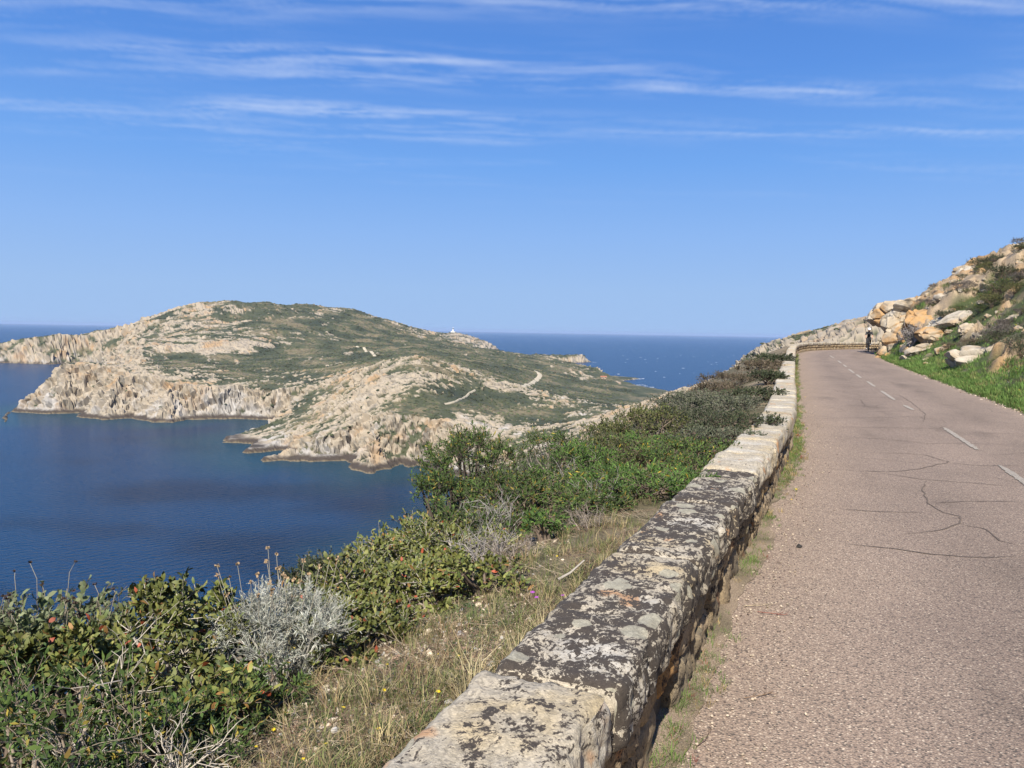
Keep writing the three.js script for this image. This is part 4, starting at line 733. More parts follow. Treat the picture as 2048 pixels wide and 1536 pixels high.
// where a bush stands: bearing u, distance D; its crown reaches up to bearing v and is px wide
function spot(u, vTop, D, px) { const [x, f, top] = survey(u, vTop, D), g = height(x, f); return { x, f, H: Math.max(.24, (top - g) * 1.0), R: px / 2 * D / FOCAL }; }
reseed(41);
const bushes = [
  // kind, label, category, u, vTop, D, px, recipe
  ['mastic_bush', 'olive mastic bush with reddish leaves on the verge before the large mastic bush', 'bush', 710, 1205, 3.3, 280, { lobes: 10, twigs: 14, leaves: 12, len: .031, wid: .015, pal: MASTIC, fine: true, bark: [.38, .34, .28] }],
  ['mastic_bush', 'olive mastic bush with bare pale legs nearest the second capstone', 'bush', 870, 1150, 3.85, 270, { lobes: 10, twigs: 14, leaves: 11, len: .031, wid: .015, pal: MASTIC, fine: true, bark: [.40, .36, .30] }],
  ['tangled_bush', 'dark low bush in front of the silver shrub', 'bush', 500, 1375, 2.75, 230, { lobes: 9, twigs: 14, leaves: 12, len: .026, wid: .007, pal: CISTUS, bare: .15, stemR: .007 }],
  ['cistus_bush', 'green bush above the grey twig tangle beside the lichened stones', 'bush', 1180, 985, 5.5, 200, { lobes: 11, twigs: 15, leaves: 13, len: .038, wid: .009, pal: CISTUS }],
  ['mastic_bush', 'olive bush at the left frame edge half hidden by the tangled bush', 'bush', 10, 1250, 2.9, 260, { lobes: 8, twigs: 13, leaves: 11, len: .034, wid: .016, pal: MASTIC, fine: true }],
  ['mastic_bush', 'dark olive bush behind and left of the silver shrub', 'bush', 440, 1225, 3.8, 200, { lobes: 9, twigs: 14, leaves: 11, len: .032, wid: .015, pal: MASTIC, fine: true }],
  ['mastic_bush', 'low olive bush at the foot of the large mastic bush', 'bush', 690, 1225, 3.6, 230, { lobes: 9, twigs: 14, leaves: 11, len: .032, wid: .015, pal: MASTIC, fine: true }],
  ['mastic_bush', 'olive bush between the large mastic bush and the sea', 'bush', 830, 1075, 5.0, 260, { lobes: 12, twigs: 14, leaves: 12, len: .034, wid: .015, pal: MASTIC, fine: true }],
  ['cistus_bush', 'green bush low behind the tall leafless grey shrub', 'bush', 960, 1000, 5.6, 260, { lobes: 13, twigs: 15, leaves: 13, len: .038, wid: .010, pal: CISTUS }],
  ['cistus_bush', 'shaded green bush under the highest standing bush', 'bush', 1010, 940, 6.8, 220, { lobes: 12, twigs: 15, leaves: 13, len: .040, wid: .010, pal: CISTUS }],
  ['cistus_bush', 'green bush between the brightest bush and the forked trunk', 'bush', 1215, 930, 6.4, 190, { lobes: 12, twigs: 16, leaves: 13, len: .040, wid: .009, pal: BRIGHT }],
  ['cistus_bush', 'green bush touching the lichened capstones at their pale end', 'bush', 1360, 950, 6.7, 170, { lobes: 11, twigs: 15, leaves: 13, len: .036, wid: .010, pal: CISTUS }],
  ['cistus_bush', 'mid green bush below the dark olive rounded bush', 'bush', 1310, 862, 8.6, 230, { lobes: 13, twigs: 15, leaves: 13, len: .038, wid: .012, pal: BRIGHT }],
  ['phillyrea_bush', 'grey green leafy bush beside the pale capstones below the big grey one', 'bush', 1440, 870, 8.6, 170, { lobes: 12, twigs: 15, leaves: 13, len: .034, wid: .014, pal: GREYG }],
  ['phillyrea_bush', 'dark bush at the foot of the big grey green one', 'bush', 1400, 818, 11.4, 200, { lobes: 13, twigs: 15, leaves: 13, len: .042, wid: .016, pal: DARK, bark: [.24, .21, .17] }],
  ['heath_bush', 'greyish brown heath bush at the outer edge of the slope', 'bush', 1440, 762, 18, 120, { lobes: 13, twigs: 15, leaves: 12, len: .050, wid: .018, pal: HEATH, up: .9 }],
  ['phillyrea_bush', 'green bush between the brown heath and the parapet', 'bush', 1535, 738, 19, 80, { lobes: 11, twigs: 14, leaves: 12, len: .055, wid: .022, pal: DARK }],
  ['rockrose_bush', 'pale green leafy bush with dry brown seed heads at the left edge', 'bush', 70, 1165, 3.7, 420, { lobes: 16, twigs: 16, leaves: 12, len: .034, wid: .017, pal: PALEG, fine: true }],
  ['mastic_bush', 'olive leaved bush with forked white stems against the sea, left of the silver shrub', 'bush', 345, 1150, 3.25, 330, { lobes: 12, twigs: 14, leaves: 11, len: .036, wid: .016, pal: MASTIC, fine: true, bark: [.42, .38, .32], lobeR: .36 }],
  ['mastic_bush', 'small reddish olive bush in front of the pale seed-head bush', 'bush', 150, 1225, 3.0, 230, { lobes: 7, twigs: 13, leaves: 11, len: .034, wid: .016, pal: MASTIC, fine: true }],
  ['mastic_bush', 'low leafy olive bush at the near left, below the forked white stems', 'bush', 330, 1335, 2.65, 330, { lobes: 9, twigs: 13, leaves: 11, len: .036, wid: .017, pal: MASTIC, fine: true }],
  ['tangled_bush', 'tangled dark bush with bare twisting branches in the lower left corner', 'bush', 90, 1330, 2.35, 560, { lobes: 14, twigs: 15, leaves: 11, len: .030, wid: .010, pal: CISTUS, bare: .12, bark: [.26, .21, .16], stemR: .007 }],
  ['tangled_bush', 'tangled dark green bush at the bottom edge left of the bare stony ground', 'bush', 330, 1440, 2.35, 330, { lobes: 10, twigs: 14, leaves: 11, len: .028, wid: .009, pal: CISTUS, bare: .15, bark: [.30, .26, .20], stemR: .008 }],
  ['myrtle_bush', 'dark upright bush with fine leaves right behind the silver shrub', 'bush', 640, 1105, 4.5, 210, { lobes: 9, twigs: 16, leaves: 14, len: .026, wid: .010, pal: DARK, up: 1.1 }],
  ['mastic_bush', 'large olive mastic bush with red leaves right of the silver shrub', 'bush', 745, 1110, 4.0, 360, { lobes: 16, twigs: 16, leaves: 12, len: .034, wid: .016, pal: MASTIC, fine: true, bark: [.36, .32, .27] }],
  ['mastic_bush', 'olive mastic bush with a white leaning stem beside the grey dead twigs', 'bush', 880, 1035, 5.1, 330, { lobes: 15, twigs: 16, leaves: 12, len: .034, wid: .015, pal: MASTIC, fine: true, bark: [.40, .36, .30] }],
  ['mastic_bush', 'small olive bush on the dry grass near the parapet', 'bush', 960, 1255, 3.75, 210, { lobes: 6, twigs: 12, leaves: 10, len: .030, wid: .014, pal: MASTIC, fine: true }],
  ['cistus_bush', 'green bush standing highest against the bay and the far cliff', 'bush', 945, 842, 7.0, 250, { lobes: 16, twigs: 16, leaves: 14, len: .042, wid: .010, pal: CISTUS, bark: [.09, .07, .055], lobeR: .34 }],
  ['cistus_bush', 'green bush overhanging the bay, leftmost of the narrow leaved bushes', 'bush', 885, 925, 6.4, 170, { lobes: 9, twigs: 15, leaves: 13, len: .040, wid: .010, pal: CISTUS, bark: [.09, .07, .055] }],
  ['cistus_bush', 'yellowing green bush between the grey dead twigs and the bare forked trunk', 'bush', 1060, 925, 6.2, 260, { lobes: 15, twigs: 16, leaves: 13, len: .040, wid: .010, pal: CISTUS, lobeR: .38 }],
  ['cistus_bush', 'thin topped green bush with a bare grey forked trunk', 'bush', 1110, 845, 8.2, 210, { lobes: 12, twigs: 14, leaves: 12, len: .042, wid: .010, pal: CISTUS, bark: [.26, .22, .18], lobeR: .34 }],
  ['cistus_bush', 'dense green bush right of the bare forked trunk', 'bush', 1165, 875, 6.9, 190, { lobes: 12, twigs: 16, leaves: 14, len: .042, wid: .010, pal: BRIGHT }],
  ['cistus_bush', 'brightest green narrow leaved bush beside the lichened capstones', 'bush', 1290, 945, 5.9, 300, { lobes: 16, twigs: 18, leaves: 15, len: .042, wid: .009, pal: BRIGHT, lobeR: .40 }],
  ['cistus_bush', 'small bright green sprout in the shade of the dead twigs', 'bush', 1090, 1085, 4.9, 110, { lobes: 6, twigs: 11, leaves: 10, len: .036, wid: .010, pal: BRIGHT }],
  ['cistus_bush', 'yellowish green bush behind the brightest green bush', 'bush', 1225, 862, 8.4, 200, { lobes: 12, twigs: 15, leaves: 13, len: .042, wid: .011, pal: OLIVE }],
  ['cistus_bush', 'leafy green bush close behind the first pale capstones', 'bush', 1395, 880, 7.6, 190, { lobes: 12, twigs: 16, leaves: 13, len: .034, wid: .013, pal: CISTUS }],
  ['lentisk_bush', 'dark olive rounded bush standing up against the scrubby spur', 'bush', 1305, 800, 10.5, 190, { lobes: 14, twigs: 15, leaves: 13, len: .038, wid: .017, pal: OLIVE, lobeR: .36 }],
  ['lentisk_bush', 'yellow green bush left of the dark olive rounded bush', 'bush', 1235, 830, 9.6, 170, { lobes: 12, twigs: 15, leaves: 13, len: .038, wid: .015, pal: OLIVE }],
  ['phillyrea_bush', 'big grey green bush with pale stems filling the slope beside the parapet', 'bush', 1425, 780, 13.5, 270, { lobes: 22, twigs: 18, leaves: 14, len: .045, wid: .018, pal: GREYG, bark: [.24, .21, .17], lobeR: .34 }],
  ['phillyrea_bush', 'dark green bush in front of the big grey green one', 'bush', 1480, 818, 9.6, 170, { lobes: 12, twigs: 16, leaves: 14, len: .036, wid: .014, pal: DARK }],
  ['phillyrea_bush', 'dark grey green bush just left of the big grey green one', 'bush', 1350, 806, 12.2, 180, { lobes: 14, twigs: 15, leaves: 13, len: .042, wid: .017, pal: DARK, bark: [.24, .21, .17] }],
  ['phillyrea_bush', 'dark bush hugging the parapet behind the big grey green one', 'bush', 1510, 772, 14.5, 130, { lobes: 12, twigs: 14, leaves: 12, len: .046, wid: .020, pal: DARK }],
  ['heath_bush', 'brown dry heath bush on the slope below the parapet', 'bush', 1465, 742, 22, 130, { lobes: 14, twigs: 16, leaves: 13, len: .055, wid: .018, pal: HEATH, up: .9 }],
  ['heath_bush', 'brown heath bush nearest the parapet before the corner', 'bush', 1520, 716, 26, 90, { lobes: 12, twigs: 15, leaves: 12, len: .060, wid: .022, pal: HEATH, up: .9 }],
  ['phillyrea_bush', 'deep green bush behind the brown heath by the parapet corner', 'bush', 1550, 706, 30, 90, { lobes: 12, twigs: 14, leaves: 12, len: .075, wid: .030, pal: DARK }],
];
const placedBush = {};
for (const [kind, label, cat, u, v, D, px, rec] of bushes) {
  const q = spot(u, v, D, px), b = growBush({ R: q.R, H: q.H, ...rec, single: rec.fine && rec.pal === MASTIC && D < 3.4 ? [q.x, height(q.x, q.f), q.f] : null });
  const t = plantBush(kind, label, cat, q.x, q.f, q.H, b, { gloss: rec.pal === MASTIC });
  placedBush[label] = { q, t };
}
// silver everlasting with dry flower heads
{
  const q = spot(560, 1165, 3.15, 290), b = growBush({ R: q.R, H: q.H, lobes: 13, twigs: 22, leaves: 20, len: .028, wid: .0035, pal: SILVER, bark: [.40, .38, .33], up: .9, stemR: .008 });
  const t = plantBush('silver_bush', 'silvery white everlasting shrub with dry flower stalks before the sea', 'bush', q.x, q.f, q.H, b);
  const st = new Bits(); for (let i = 0; i < 26; i++) { const a = rr(0, 6.28), r = q.R * rr(.1, .75), x = Math.cos(a) * r, z = Math.sin(a) * r, h = q.H * rr(1.0, 1.18), top = V(x * 1.15 + rr(-.02, .02), h, z * 1.15); st.tube([V(x * .7, q.H * .5, z * .7), V(x, q.H * .85, z), top], .0018, .0012, 3, [.40, .36, .28]); for (let k = 0; k < 9; k++) st.leaf(top, randDir(.5), randDir(.6), .013, .010, [.34, .24, .14]); }
  stuff(mesh('flower_stalks', st.geo(), twigMat, t));
}
{ // seed heads of the left-hand bush
  const { q, t } = placedBush['pale green leafy bush with dry brown seed heads at the left edge'], st = new Bits();
  for (let i = 0; i < 26; i++) { const a = rr(0, 6.28), r = q.R * rr(.1, .95), x = Math.cos(a) * r, z = Math.sin(a) * r, h = q.H * rr(.86, .98) + rr(-.03, .03), top = V(x * 1.05 + rr(-.03, .03), h, z * 1.05); st.tube([V(x * .8, q.H * .6, z * .8), V(x, q.H * .9, z), top], .0019, .0013, 3, [.30, .26, .20]); for (let k = 0; k < 8; k++) st.leaf(top, randDir(.9), randDir(.2), .014, .009, [.055, .035, .026]); }
  stuff(mesh('seed_heads', st.geo(), twigMat, t));
}
// leafless twigs
function bareShrub(label, u, vTop, D, px, n, col, category = 'dead shrub') {
  const q = spot(u, vTop, D, px), S = new Bits();
  const grow = (p, d, len, r, lev) => { const k = p.clone().addScaledVector(d, len * .5).add(V(rr(-.12, .12), rr(-.06, .1), rr(-.12, .12)).multiplyScalar(len)), e = p.clone().addScaledVector(d, len).add(V(rr(-.1, .1), rr(-.05, .1), rr(-.1, .1)).multiplyScalar(len)); S.tube([p, k, e], r, r * .6, lev ? 3 : 4, col); if (lev < 3) for (let i = 0; i < (lev ? 3 : 3); i++) grow(i % 2 ? e : k, d.clone().add(randDir(.25).multiplyScalar(.95)).normalize(), len * rr(.5, .75), r * .55, lev + 1); };
  for (let i = 0; i < n; i++) grow(V(rr(-.3, .3) * q.R, -.05, rr(-.3, .3) * q.R), V(rr(-1, 1) * q.R / q.H * 1.1, 1, rr(-1, 1) * q.R / q.H * 1.1).normalize(), q.H * rr(.4, .6), .007 * Math.max(1, D / 5), 0);
  const t = thing('bare_shrub', label, category, q.x, height(q.x, q.f), q.f); stuff(mesh('branches', S.geo(), twigMat, t)); return t;
}
bareShrub('tall grey leafless shrub among the green bushes left of the parapet', 985, 1015, 4.7, 200, 11, [.30, .275, .25]);
bareShrub('grey brown tangle of dead twigs left of the small green sprout', 1030, 1090, 4.5, 170, 12, [.24, .20, .165]);
bareShrub('grey dead twigs hanging below the highest green bush', 990, 960, 5.6, 170, 10, [.33, .30, .27]);
bareShrub('thin grey dead stems in front of the bright green bushes', 1195, 930, 5.6, 120, 6, [.33, .30, .27]);
bareShrub('low grey tangle of dead twigs on the ground beside the parapet', 1180, 1085, 4.9, 150, 9, [.25, .21, .17]);
bareShrub('pale dead branches sticking out of the tangle at lower left', 130, 1290, 2.5, 360, 8, [.46, .41, .34]);
bareShrub('bare white twigs among the dark leaves at the bottom left', 300, 1420, 2.2, 260, 7, [.46, .41, .34]);
bareShrub('forked grey trunk without leaves among the green bushes', 1150, 905, 6.5, 110, 4, [.34, .31, .27]);
bareShrub('pale dead twigs under the olive bush on the dry grass', 935, 1180, 4.1, 150, 7, [.36, .31, .25]);
{ const [x, f] = onRoadside(1140, 1165, .4); const S = new Bits(); S.tube([V(-.06, .0, .03), V(0, .025, 0), V(.07, .08, -.03)], .008, .004, 6, [.30, .27, .23]); const t = mesh('dead_branch', S.geo(), twigMat); t.position.set(x, height(x, f) + .02, -f); tag(t, 'short grey dead branch lying on the verge beside the parapet', 'branch'); }
function onRoadside(u, v, lift = 0) { const b = bearing(u, v); let D = 1.2; while (D < 60) { const x = D * Math.sin(b.az), f = D * Math.cos(b.az); if (EYE + D * b.tan <= height(x, f)) return [x, f]; D += .02; } return [0, 5]; }

// scrub on the slope below the parapet: bushes one cannot tell apart
reseed(52);
const wild = [
  growBush({ R: .9, H: .95, lobes: 15, twigs: 14, leaves: 12, len: .06, wid: .022, pal: DARK }), growBush({ R: .9, H: .9, lobes: 15, twigs: 14, leaves: 12, len: .06, wid: .022, pal: OLIVE }),
  growBush({ R: .85, H: .8, lobes: 14, twigs: 15, leaves: 12, len: .055, wid: .018, pal: HEATH, up: .9 }), growBush({ R: .9, H: .85, lobes: 14, twigs: 14, leaves: 12, len: .058, wid: .022, pal: GREYG }),
  growBush({ R: .8, H: .75, lobes: 13, twigs: 15, leaves: 12, len: .055, wid: .014, pal: CISTUS }), growBush({ R: .8, H: .7, lobes: 13, twigs: 16, leaves: 12, len: .05, wid: .016, pal: LILAC, up: .8, bark: [.2, .17, .15] }),
];
const wildName = ['dark green bush', 'olive green bush', 'brown heath bush', 'grey green bush', 'narrow leaved green bush', 'lilac grey bush'];
{
  let n = 0;
  for (let i = 0; i < 900 && n < 95; i++) {
    const D = Math.exp(rr(Math.log(6), Math.log(64))), u = rr(250, 1570), [x, f] = onBearing(u, D), [s, d] = toPath(x, f), w = -d - WALLW; if (w < 1.6 || d > 0) continue;
    if (D < 9 && u < 820) continue;
    const kk = w < 3 ? rr(.45, .7) : rr(.7, 1.25), k = Math.floor(rnd() * 5) , top = height(x, f) + kk * 1.15, b = bearing(u, 670), lim = EYE + D * (u > 1500 ? -.034 : u > 1330 ? lerp(-.095, -.040, (u - 1330) / 170) : lerp(-.30, -.105, clamp((u - 500) / 700)));
    if (top > lim) continue;
    const part = D < 11 ? 'just behind the near green bushes' : D < 20 ? 'behind the big grey green bush' : D < 38 ? 'beyond the brown heath' : 'down by the parapet corner', side = u < 900 ? 'on the bay side' : u < 1250 ? 'in mid slope' : 'on the parapet side';
    plantBush('slope_bush', `${wildName[k]} ${part} ${side}`, 'bush', x, f, 1, wild[k], { scale: kk, turn: rr(0, 6.28), sy: rr(.85, 1.1), group: `${wildName[k]}es on the slope below the parapet` }); n++;
  }
}
console.log('left bushes done');

// ---------------------------------------------------------------- rocks on the bank right of the road
reseed(61);
const boulderMat = std({ vertexColors: true, roughness: .96, bumpMap: repeated(graniteBump, 1), bumpScale: .03 });
function boulder(sx, sy, sz, seed, tone, detail = 15) {
  if (Math.max(sx, sz) < .4) { const k = .8 / Math.max(sx, sz), g = boulder(sx * k, sy * k, sz * k, seed, tone, detail); g.scale(1 / k, 1 / k, 1 / k); return g; }
  const g = new THREE.IcosahedronGeometry(1, detail), p = g.attributes.position, n = p.count, col = new Float32Array(n * 3), uv = g.attributes.uv, planes = [];
  for (let i = 0; i < 15; i++) planes.push([randDir(.1), rr(.60, .98)]);
  const cache = new Map();
  for (let i = 0; i < n; i++) {
    const d = V(p.getX(i), p.getY(i), p.getZ(i)), key = `${d.x.toFixed(4)},${d.y.toFixed(4)},${d.z.toFixed(4)}`; let q = cache.get(key);
    if (!q) {
      let r = 1.25; for (const [m, k] of planes) { const c = d.dot(m); if (c > .05) r = Math.min(r, k / c); }
      const P = d.clone().multiplyScalar(r); P.set(P.x * sx, P.y * sy, P.z * sz);
      const k0 = 1 / Math.max(.5, Math.min(sx, sz)); worley(P.x * 1.1 * k0 + seed, P.y * 1.7 * k0, P.z * 1.1 * k0); const id = W3.id, e = W3.f2 - W3.f1;
      const k = (.16 * (id - .5) - .14 * (1 - sstep(0, .14, e))) / k0 + .06 * fbm(P.x * 2 + seed, P.y * 2, P.z * 2, 4) + .05 * ridged(P.x * .8 * k0 + seed, P.y * 2.2 * k0, P.z * .8 * k0, 3) / k0;
      P.addScaledVector(d, k);
      const a = fbm(P.x * .5 + seed, P.y * .5, P.z * .5, 3), b = fbm(P.x * 2.2 + seed, P.y * 2.2, P.z * 2.2, 3), c2 = n3(P.x * 7, P.y * 7, P.z * 7);
      let c = [.43, .35, .245]; const or = sstep(-.02, .35, a + .5 * b + tone - .12); c = [lerp(c[0], .44, or), lerp(c[1], .265, or), lerp(c[2], .115, or)];
      const wh = sstep(.0, .3, -a + .5 * b - tone * .5); c = [lerp(c[0], .46, wh * .7), lerp(c[1], .42, wh * .7), lerp(c[2], .35, wh * .7)];
      const li = sstep(.16, .34, fbm(P.x * 1.5 + 40, P.y * 1.1 + seed, P.z * 1.5, 4)); c = c.map((v, j) => lerp(v, [.15, .14, .12][j], li * .7));
      q = [P, c.map((v) => v * .92 * (1 + .25 * b + .15 * c2))]; cache.set(key, q);
    }
    p.setXYZ(i, q[0].x, q[0].y, q[0].z); col.set(q[1], i * 3); uv.setXY(i, q[0].x / 2 + q[0].z / 3, q[0].y / 2 + q[0].z / 3);
  }
  g.setAttribute('color', new THREE.BufferAttribute(col, 3));
  g.deleteAttribute('normal'); g.computeVertexNormals();
  g.deleteAttribute('normal');   // split faces stay flat
  return g;
}
// bearing of its middle, distance, width and height as seen, tone (orange > 0), label
function rayGround(u, v, D0 = 12, D1 = 75) { const b = bearing(u, v); for (let D = D0; D < D1; D += .1) { const x = D * Math.sin(b.az), f = D * Math.cos(b.az), [, d] = toPath(x, f); if (d > ROADW && EYE + D * b.tan <= height(x, f)) return D; } return 0; }
const rocks = [
  [1796, 684, 0, 62, 62, .4, 'orange granite block with a vertical face standing at the road edge'],
  [1778, 693, 0, 24, 46, .15, 'tall cream rock left of the orange block by the road'],
  [1853, 636, 0, 74, 46, .4, 'orange rock ledge high on the bank above the bare grey bush'],
  [1876, 650, 0, 44, 40, -.3, 'smooth pale rock slab right of the bare grey bush'],
  [1888, 664, 0, 62, 30, .2, 'broad cream and orange rock below the smooth pale slab'],
  [1935, 634, 0, 70, 50, .05, 'cream rock outcrop halfway up the bank'],
  [1946, 660, 0, 40, 30, 0, 'cream rock lower right of the halfway outcrop'],
  [1856, 697, 0, 46, 28, .2, 'low rock in the grass at the foot of the bank'],
  [1832, 712, 0, 34, 18, .1, 'small flat rock in the grass nearest the road'],
  [1960, 716, 0, 82, 36, .25, 'long slanting rock with a rusty foot on the grassy bank'],
  [1994, 696, 0, 40, 34, .05, 'upper end block above the long slanting rock'],
  [1924, 556, 0, 40, 40, -.1, 'pale rock knob on the skyline of the bank'],
  [1962, 538, 0, 52, 34, 0, 'long cream rock on the skyline right of the knob'],
  [2032, 505, 0, 40, 26, 0, 'pale rock on the skyline at the right edge'],
  [1910, 592, 0, 44, 32, .05, 'cream rock under the skyline shrubs'],
  [1938, 590, 0, 34, 34, -.1, 'upright white rock under the skyline knob'],
  [1805, 612, 0, 66, 48, .05, 'big cream rock at the crest left of the orange ledge'],
  [1778, 618, 0, 54, 50, -.05, 'cracked cream rock on the lower crest'],
  [1840, 606, 0, 60, 34, -.15, 'pale slab just below the crest'],
  [1812, 640, 0, 60, 40, .1, 'cream rock above the orange block'],
  [1990, 575, 0, 34, 22, 0, 'small cream rock among the dark green bushes'],
  [2024, 640, 0, 40, 22, 0, 'small cream rock among the lilac grey bushes'],
];
rocks.forEach(([u, v, D9, w, h, tone, label], i) => {
  let D = D9 || rayGround(u, v); if (!D) for (let k = 4; k < 60 && !D; k += 4) D = rayGround(u, v + k); if (!D) D = 58;
  const k = D / FOCAL, [x, f, y] = survey(u, v + h * .26, D + w * k * .34), t = thing('rock_outcrop', label, 'rock', x, y, f);
  const m = mesh('rock', boulder(w * k * .66, h * k * .60, w * k * .6, i * 7.3, tone, w > 50 ? 22 : 14), boulderMat, t); m.rotation.set(0, rr(-.4, .4), rr(-.25, .25));
  // a split-off slab leaning on it
  if (w > 45) { const s = mesh('slab', boulder(w * k * .34, h * k * .40, w * k * .3, i * 3.1 + 50, tone, 9), boulderMat, t); s.position.set(rr(-.5, .5) * w * k * .8, -h * k * .35, w * k * .35); s.rotation.set(rr(-.3, .3), rr(0, 3), rr(-.3, .3)); }
});
// smaller loose stones on the bank
{
  const shapes = [0, 1, 2].map((i) => boulder(1, .75, .9, i * 11 + 3, .05, 5));
  let n = 0; for (let i = 0; i < 500 && n < 90; i++) { const s = rr(20, 66), d = ROADW + Math.pow(rnd(), 1.3) * 11 + .8, [x, f] = fromPath(s, d); if (f < 5) continue; const a = Math.atan2(x, f) / DEG; if (a > 36) continue; if (n3(x * .3, 4, f * .3) < -.1) continue;
    const k = rr(.12, .42), m = mesh('bank_stone', shapes[n % 3], boulderMat); m.position.set(x, height(x, f) + k * .15, -f); m.scale.set(k * rr(.8, 1.5), k, k); m.rotation.y = rr(0, 6.28); tag(m, `small pale stone ${s < 32 ? 'at the near end' : s < 48 ? 'in the middle' : 'at the far end'} of the bank, ${d - ROADW < 3 ? 'in the roadside grass' : d - ROADW < 7 ? 'among the bushes' : 'near the crest'}`, 'stone', 'small stones on the bank'); n++; }
}

// ---------------------------------------------------------------- bushes on the bank
const bankBushes = [
  [1752, 668, 34, 'grey green round bush left of the orange block', 3, .8], [1776, 655, 40, 'dark bush leaning over the tall cream rock', 0, 1], [1893, 628, 46, 'dark round bush in front of the orange ledge', 0, 1], [1914, 612, 34, 'green bush between the cream rocks', 4, 1],
  [1930, 566, 60, 'lilac grey shrub on the skyline below the knob', 5, 1], [1960, 525, 50, 'dark shrub on the skyline beside the knob', 0, 1], [1872, 600, 46, 'lilac grey shrub on the pale slab below the crest', 5, 1], [1876, 583, 26, 'round dark shrub alone on the crest', 5, 1],
  [2000, 570, 70, 'dark green bush high on the bank, lower of two', 4, 1], [2010, 545, 70, 'dark green bush high on the bank, upper of two', 0, 1], [1975, 590, 50, 'green bush left of the high dark green bushes', 4, 1], [2030, 575, 44, 'rounded yellow green bush near the right edge', 1, 1], [2040, 548, 44, 'lilac grey bush above the rounded yellow green bush', 5, 1],
  [1960, 612, 46, 'green bush above the halfway outcrop', 4, 1], [1985, 600, 50, 'dark olive bush right of the halfway outcrop', 1, 1], [2012, 655, 80, 'wide lilac grey bush in the middle of the bank', 5, 1], [2040, 680, 70, 'grey green bush at the right edge above the grass', 3, 1], [1975, 665, 54, 'lilac grey bush left of the wide one', 5, 1],
  [1940, 682, 50, 'grey brown bush above the long slanting rock', 2, 1], [1900, 688, 40, 'low brown bush under the broad cream rock', 2, 1], [2044, 700, 50, 'dark bush at the right edge above the tall grass', 0, 1], [1868, 612, 30, 'olive tuft beside the pale slab', 1, 1], [1990, 520, 40, 'low dark bush on the skyline near the right edge', 0, 1], [1830, 595, 28, 'dark tuft on the crest above the big cream rock', 0, 1],
];
bankBushes.forEach(([u, v, px, label, k, sy]) => { let D = rayGround(u, v + px * .3); for (let q = 4; q < 80 && !D; q += 4) D = rayGround(u, v + q); if (!D) D = 60; const [x, f] = onBearing(u, D), s = px * D / FOCAL / 1.9; const b = bearing(u, v); plantBush('bank_bush', label, 'bush', D * Math.sin(b.az), D * Math.cos(b.az), 1, wild[k], { scale: s, turn: rr(0, 6.28), sy: sy * rr(.85, 1.15) }); });
{
  let n = 0; for (let i = 0; i < 900 && n < 90; i++) {
    const s = rr(16, 66), w = 1.6 + Math.pow(rnd(), .8) * 13, [x, f] = fromPath(s, ROADW + w), a = Math.atan2(x, f) / DEG; if (a > 36.5 || a < 20) continue; if (fbm(x * .2, 9, f * .2, 2) < -.12) continue;
    const k = [0, 1, 2, 3, 4, 5, 5, 3][Math.floor(rnd() * 8)];
    const where = `${s < 30 ? 'at the near end' : s < 46 ? 'in the middle' : 'at the far end'} of the bank, ${w < 4 ? 'low down' : w < 8.5 ? 'halfway up' : 'near the crest'}`;
    plantBush('bank_scrub', `small ${wildName[k]} ${where}`, 'bush', x, f, 1, wild[k], { scale: rr(.28, .75), turn: rr(0, 6.28), sy: rr(.7, 1.05), group: `low ${wildName[k]}es scattered on the bank` }); n++;
  }
}
{ const D = rayGround(1835, 690) || 45; const t = bareShrub('wind-bent bare grey bush beside the orange block', 1833, 642, D, 66, 16, [.28, .25, .23], 'bush'); t.position.y = height(...onBearing(1833, D)); }
bareShrub('tiny bare sapling on the skyline at the right edge', 2020, 492, 60, 12, 2, [.12, .10, .09], 'sapling');

// ---------------------------------------------------------------- grass, flowers, grit: nobody could count them
reseed(71);
function tuft(nb, h, spread, bend, w) {
  const B = new Bits();
  for (let i = 0; i < nb; i++) {
    const a = rr(0, 6.28), r = Math.sqrt(rnd()) * spread, o = V(Math.cos(a) * r, -.01, Math.sin(a) * r), hh = h * rr(.45, 1), dir = V(Math.cos(a + rr(-1, 1)) * bend * rr(.2, 1), 1, Math.sin(a + rr(-1, 1)) * bend * rr(.2, 1)), sd = V(Math.cos(a + 1.57), 0, Math.sin(a + 1.57)), b = B.p.length / 3, k = rr(.75, 1.25);
    for (const [t, ww] of [[0, 1], [.5, .8]]) for (const s of [-1, 1]) B.p.push(o.x + dir.x * hh * t * t + sd.x * w * ww * s, o.y + hh * t * (1 - .12 * bend * t), o.z + dir.z * hh * t * t + sd.z * w * ww * s);
    B.p.push(o.x + dir.x * hh, o.y + hh * (1 - .3 * bend), o.z + dir.z * hh); for (let q = 0; q < 5; q++) B.c.push(k, k, k); B.i.push(b, b + 1, b + 2, b + 1, b + 3, b + 2, b + 2, b + 3, b + 4);
  }
  return B.geo();
}
const grassMat = std({ vertexColors: true, roughness: .85, side: THREE.DoubleSide });
function scatter(name, geo, list, label, category, mat = grassMat) {
  const im = new THREE.InstancedMesh(geo, mat, list.length), M = new THREE.Matrix4(), q = new THREE.Quaternion(), c = new THREE.Color(), e = new THREE.Euler();
  list.forEach(([x, y, f, s, sy, col, tilt = 0], i) => { M.compose(V(x, y, -f), q.setFromEuler(e.set(gauss() * tilt, rr(0, 6.28), gauss() * tilt)), V(s, s * sy, s)); im.setMatrixAt(i, M); im.setColorAt(i, c.setRGB(...col)); });
  im.name = name; im.castShadow = im.receiveShadow = true; stuff(im, label, category); scene.add(im); return im;
}
const tone = (c, a = .3) => { const k = rr(1 - a, 1 + a); return c.map((v) => v * k); };
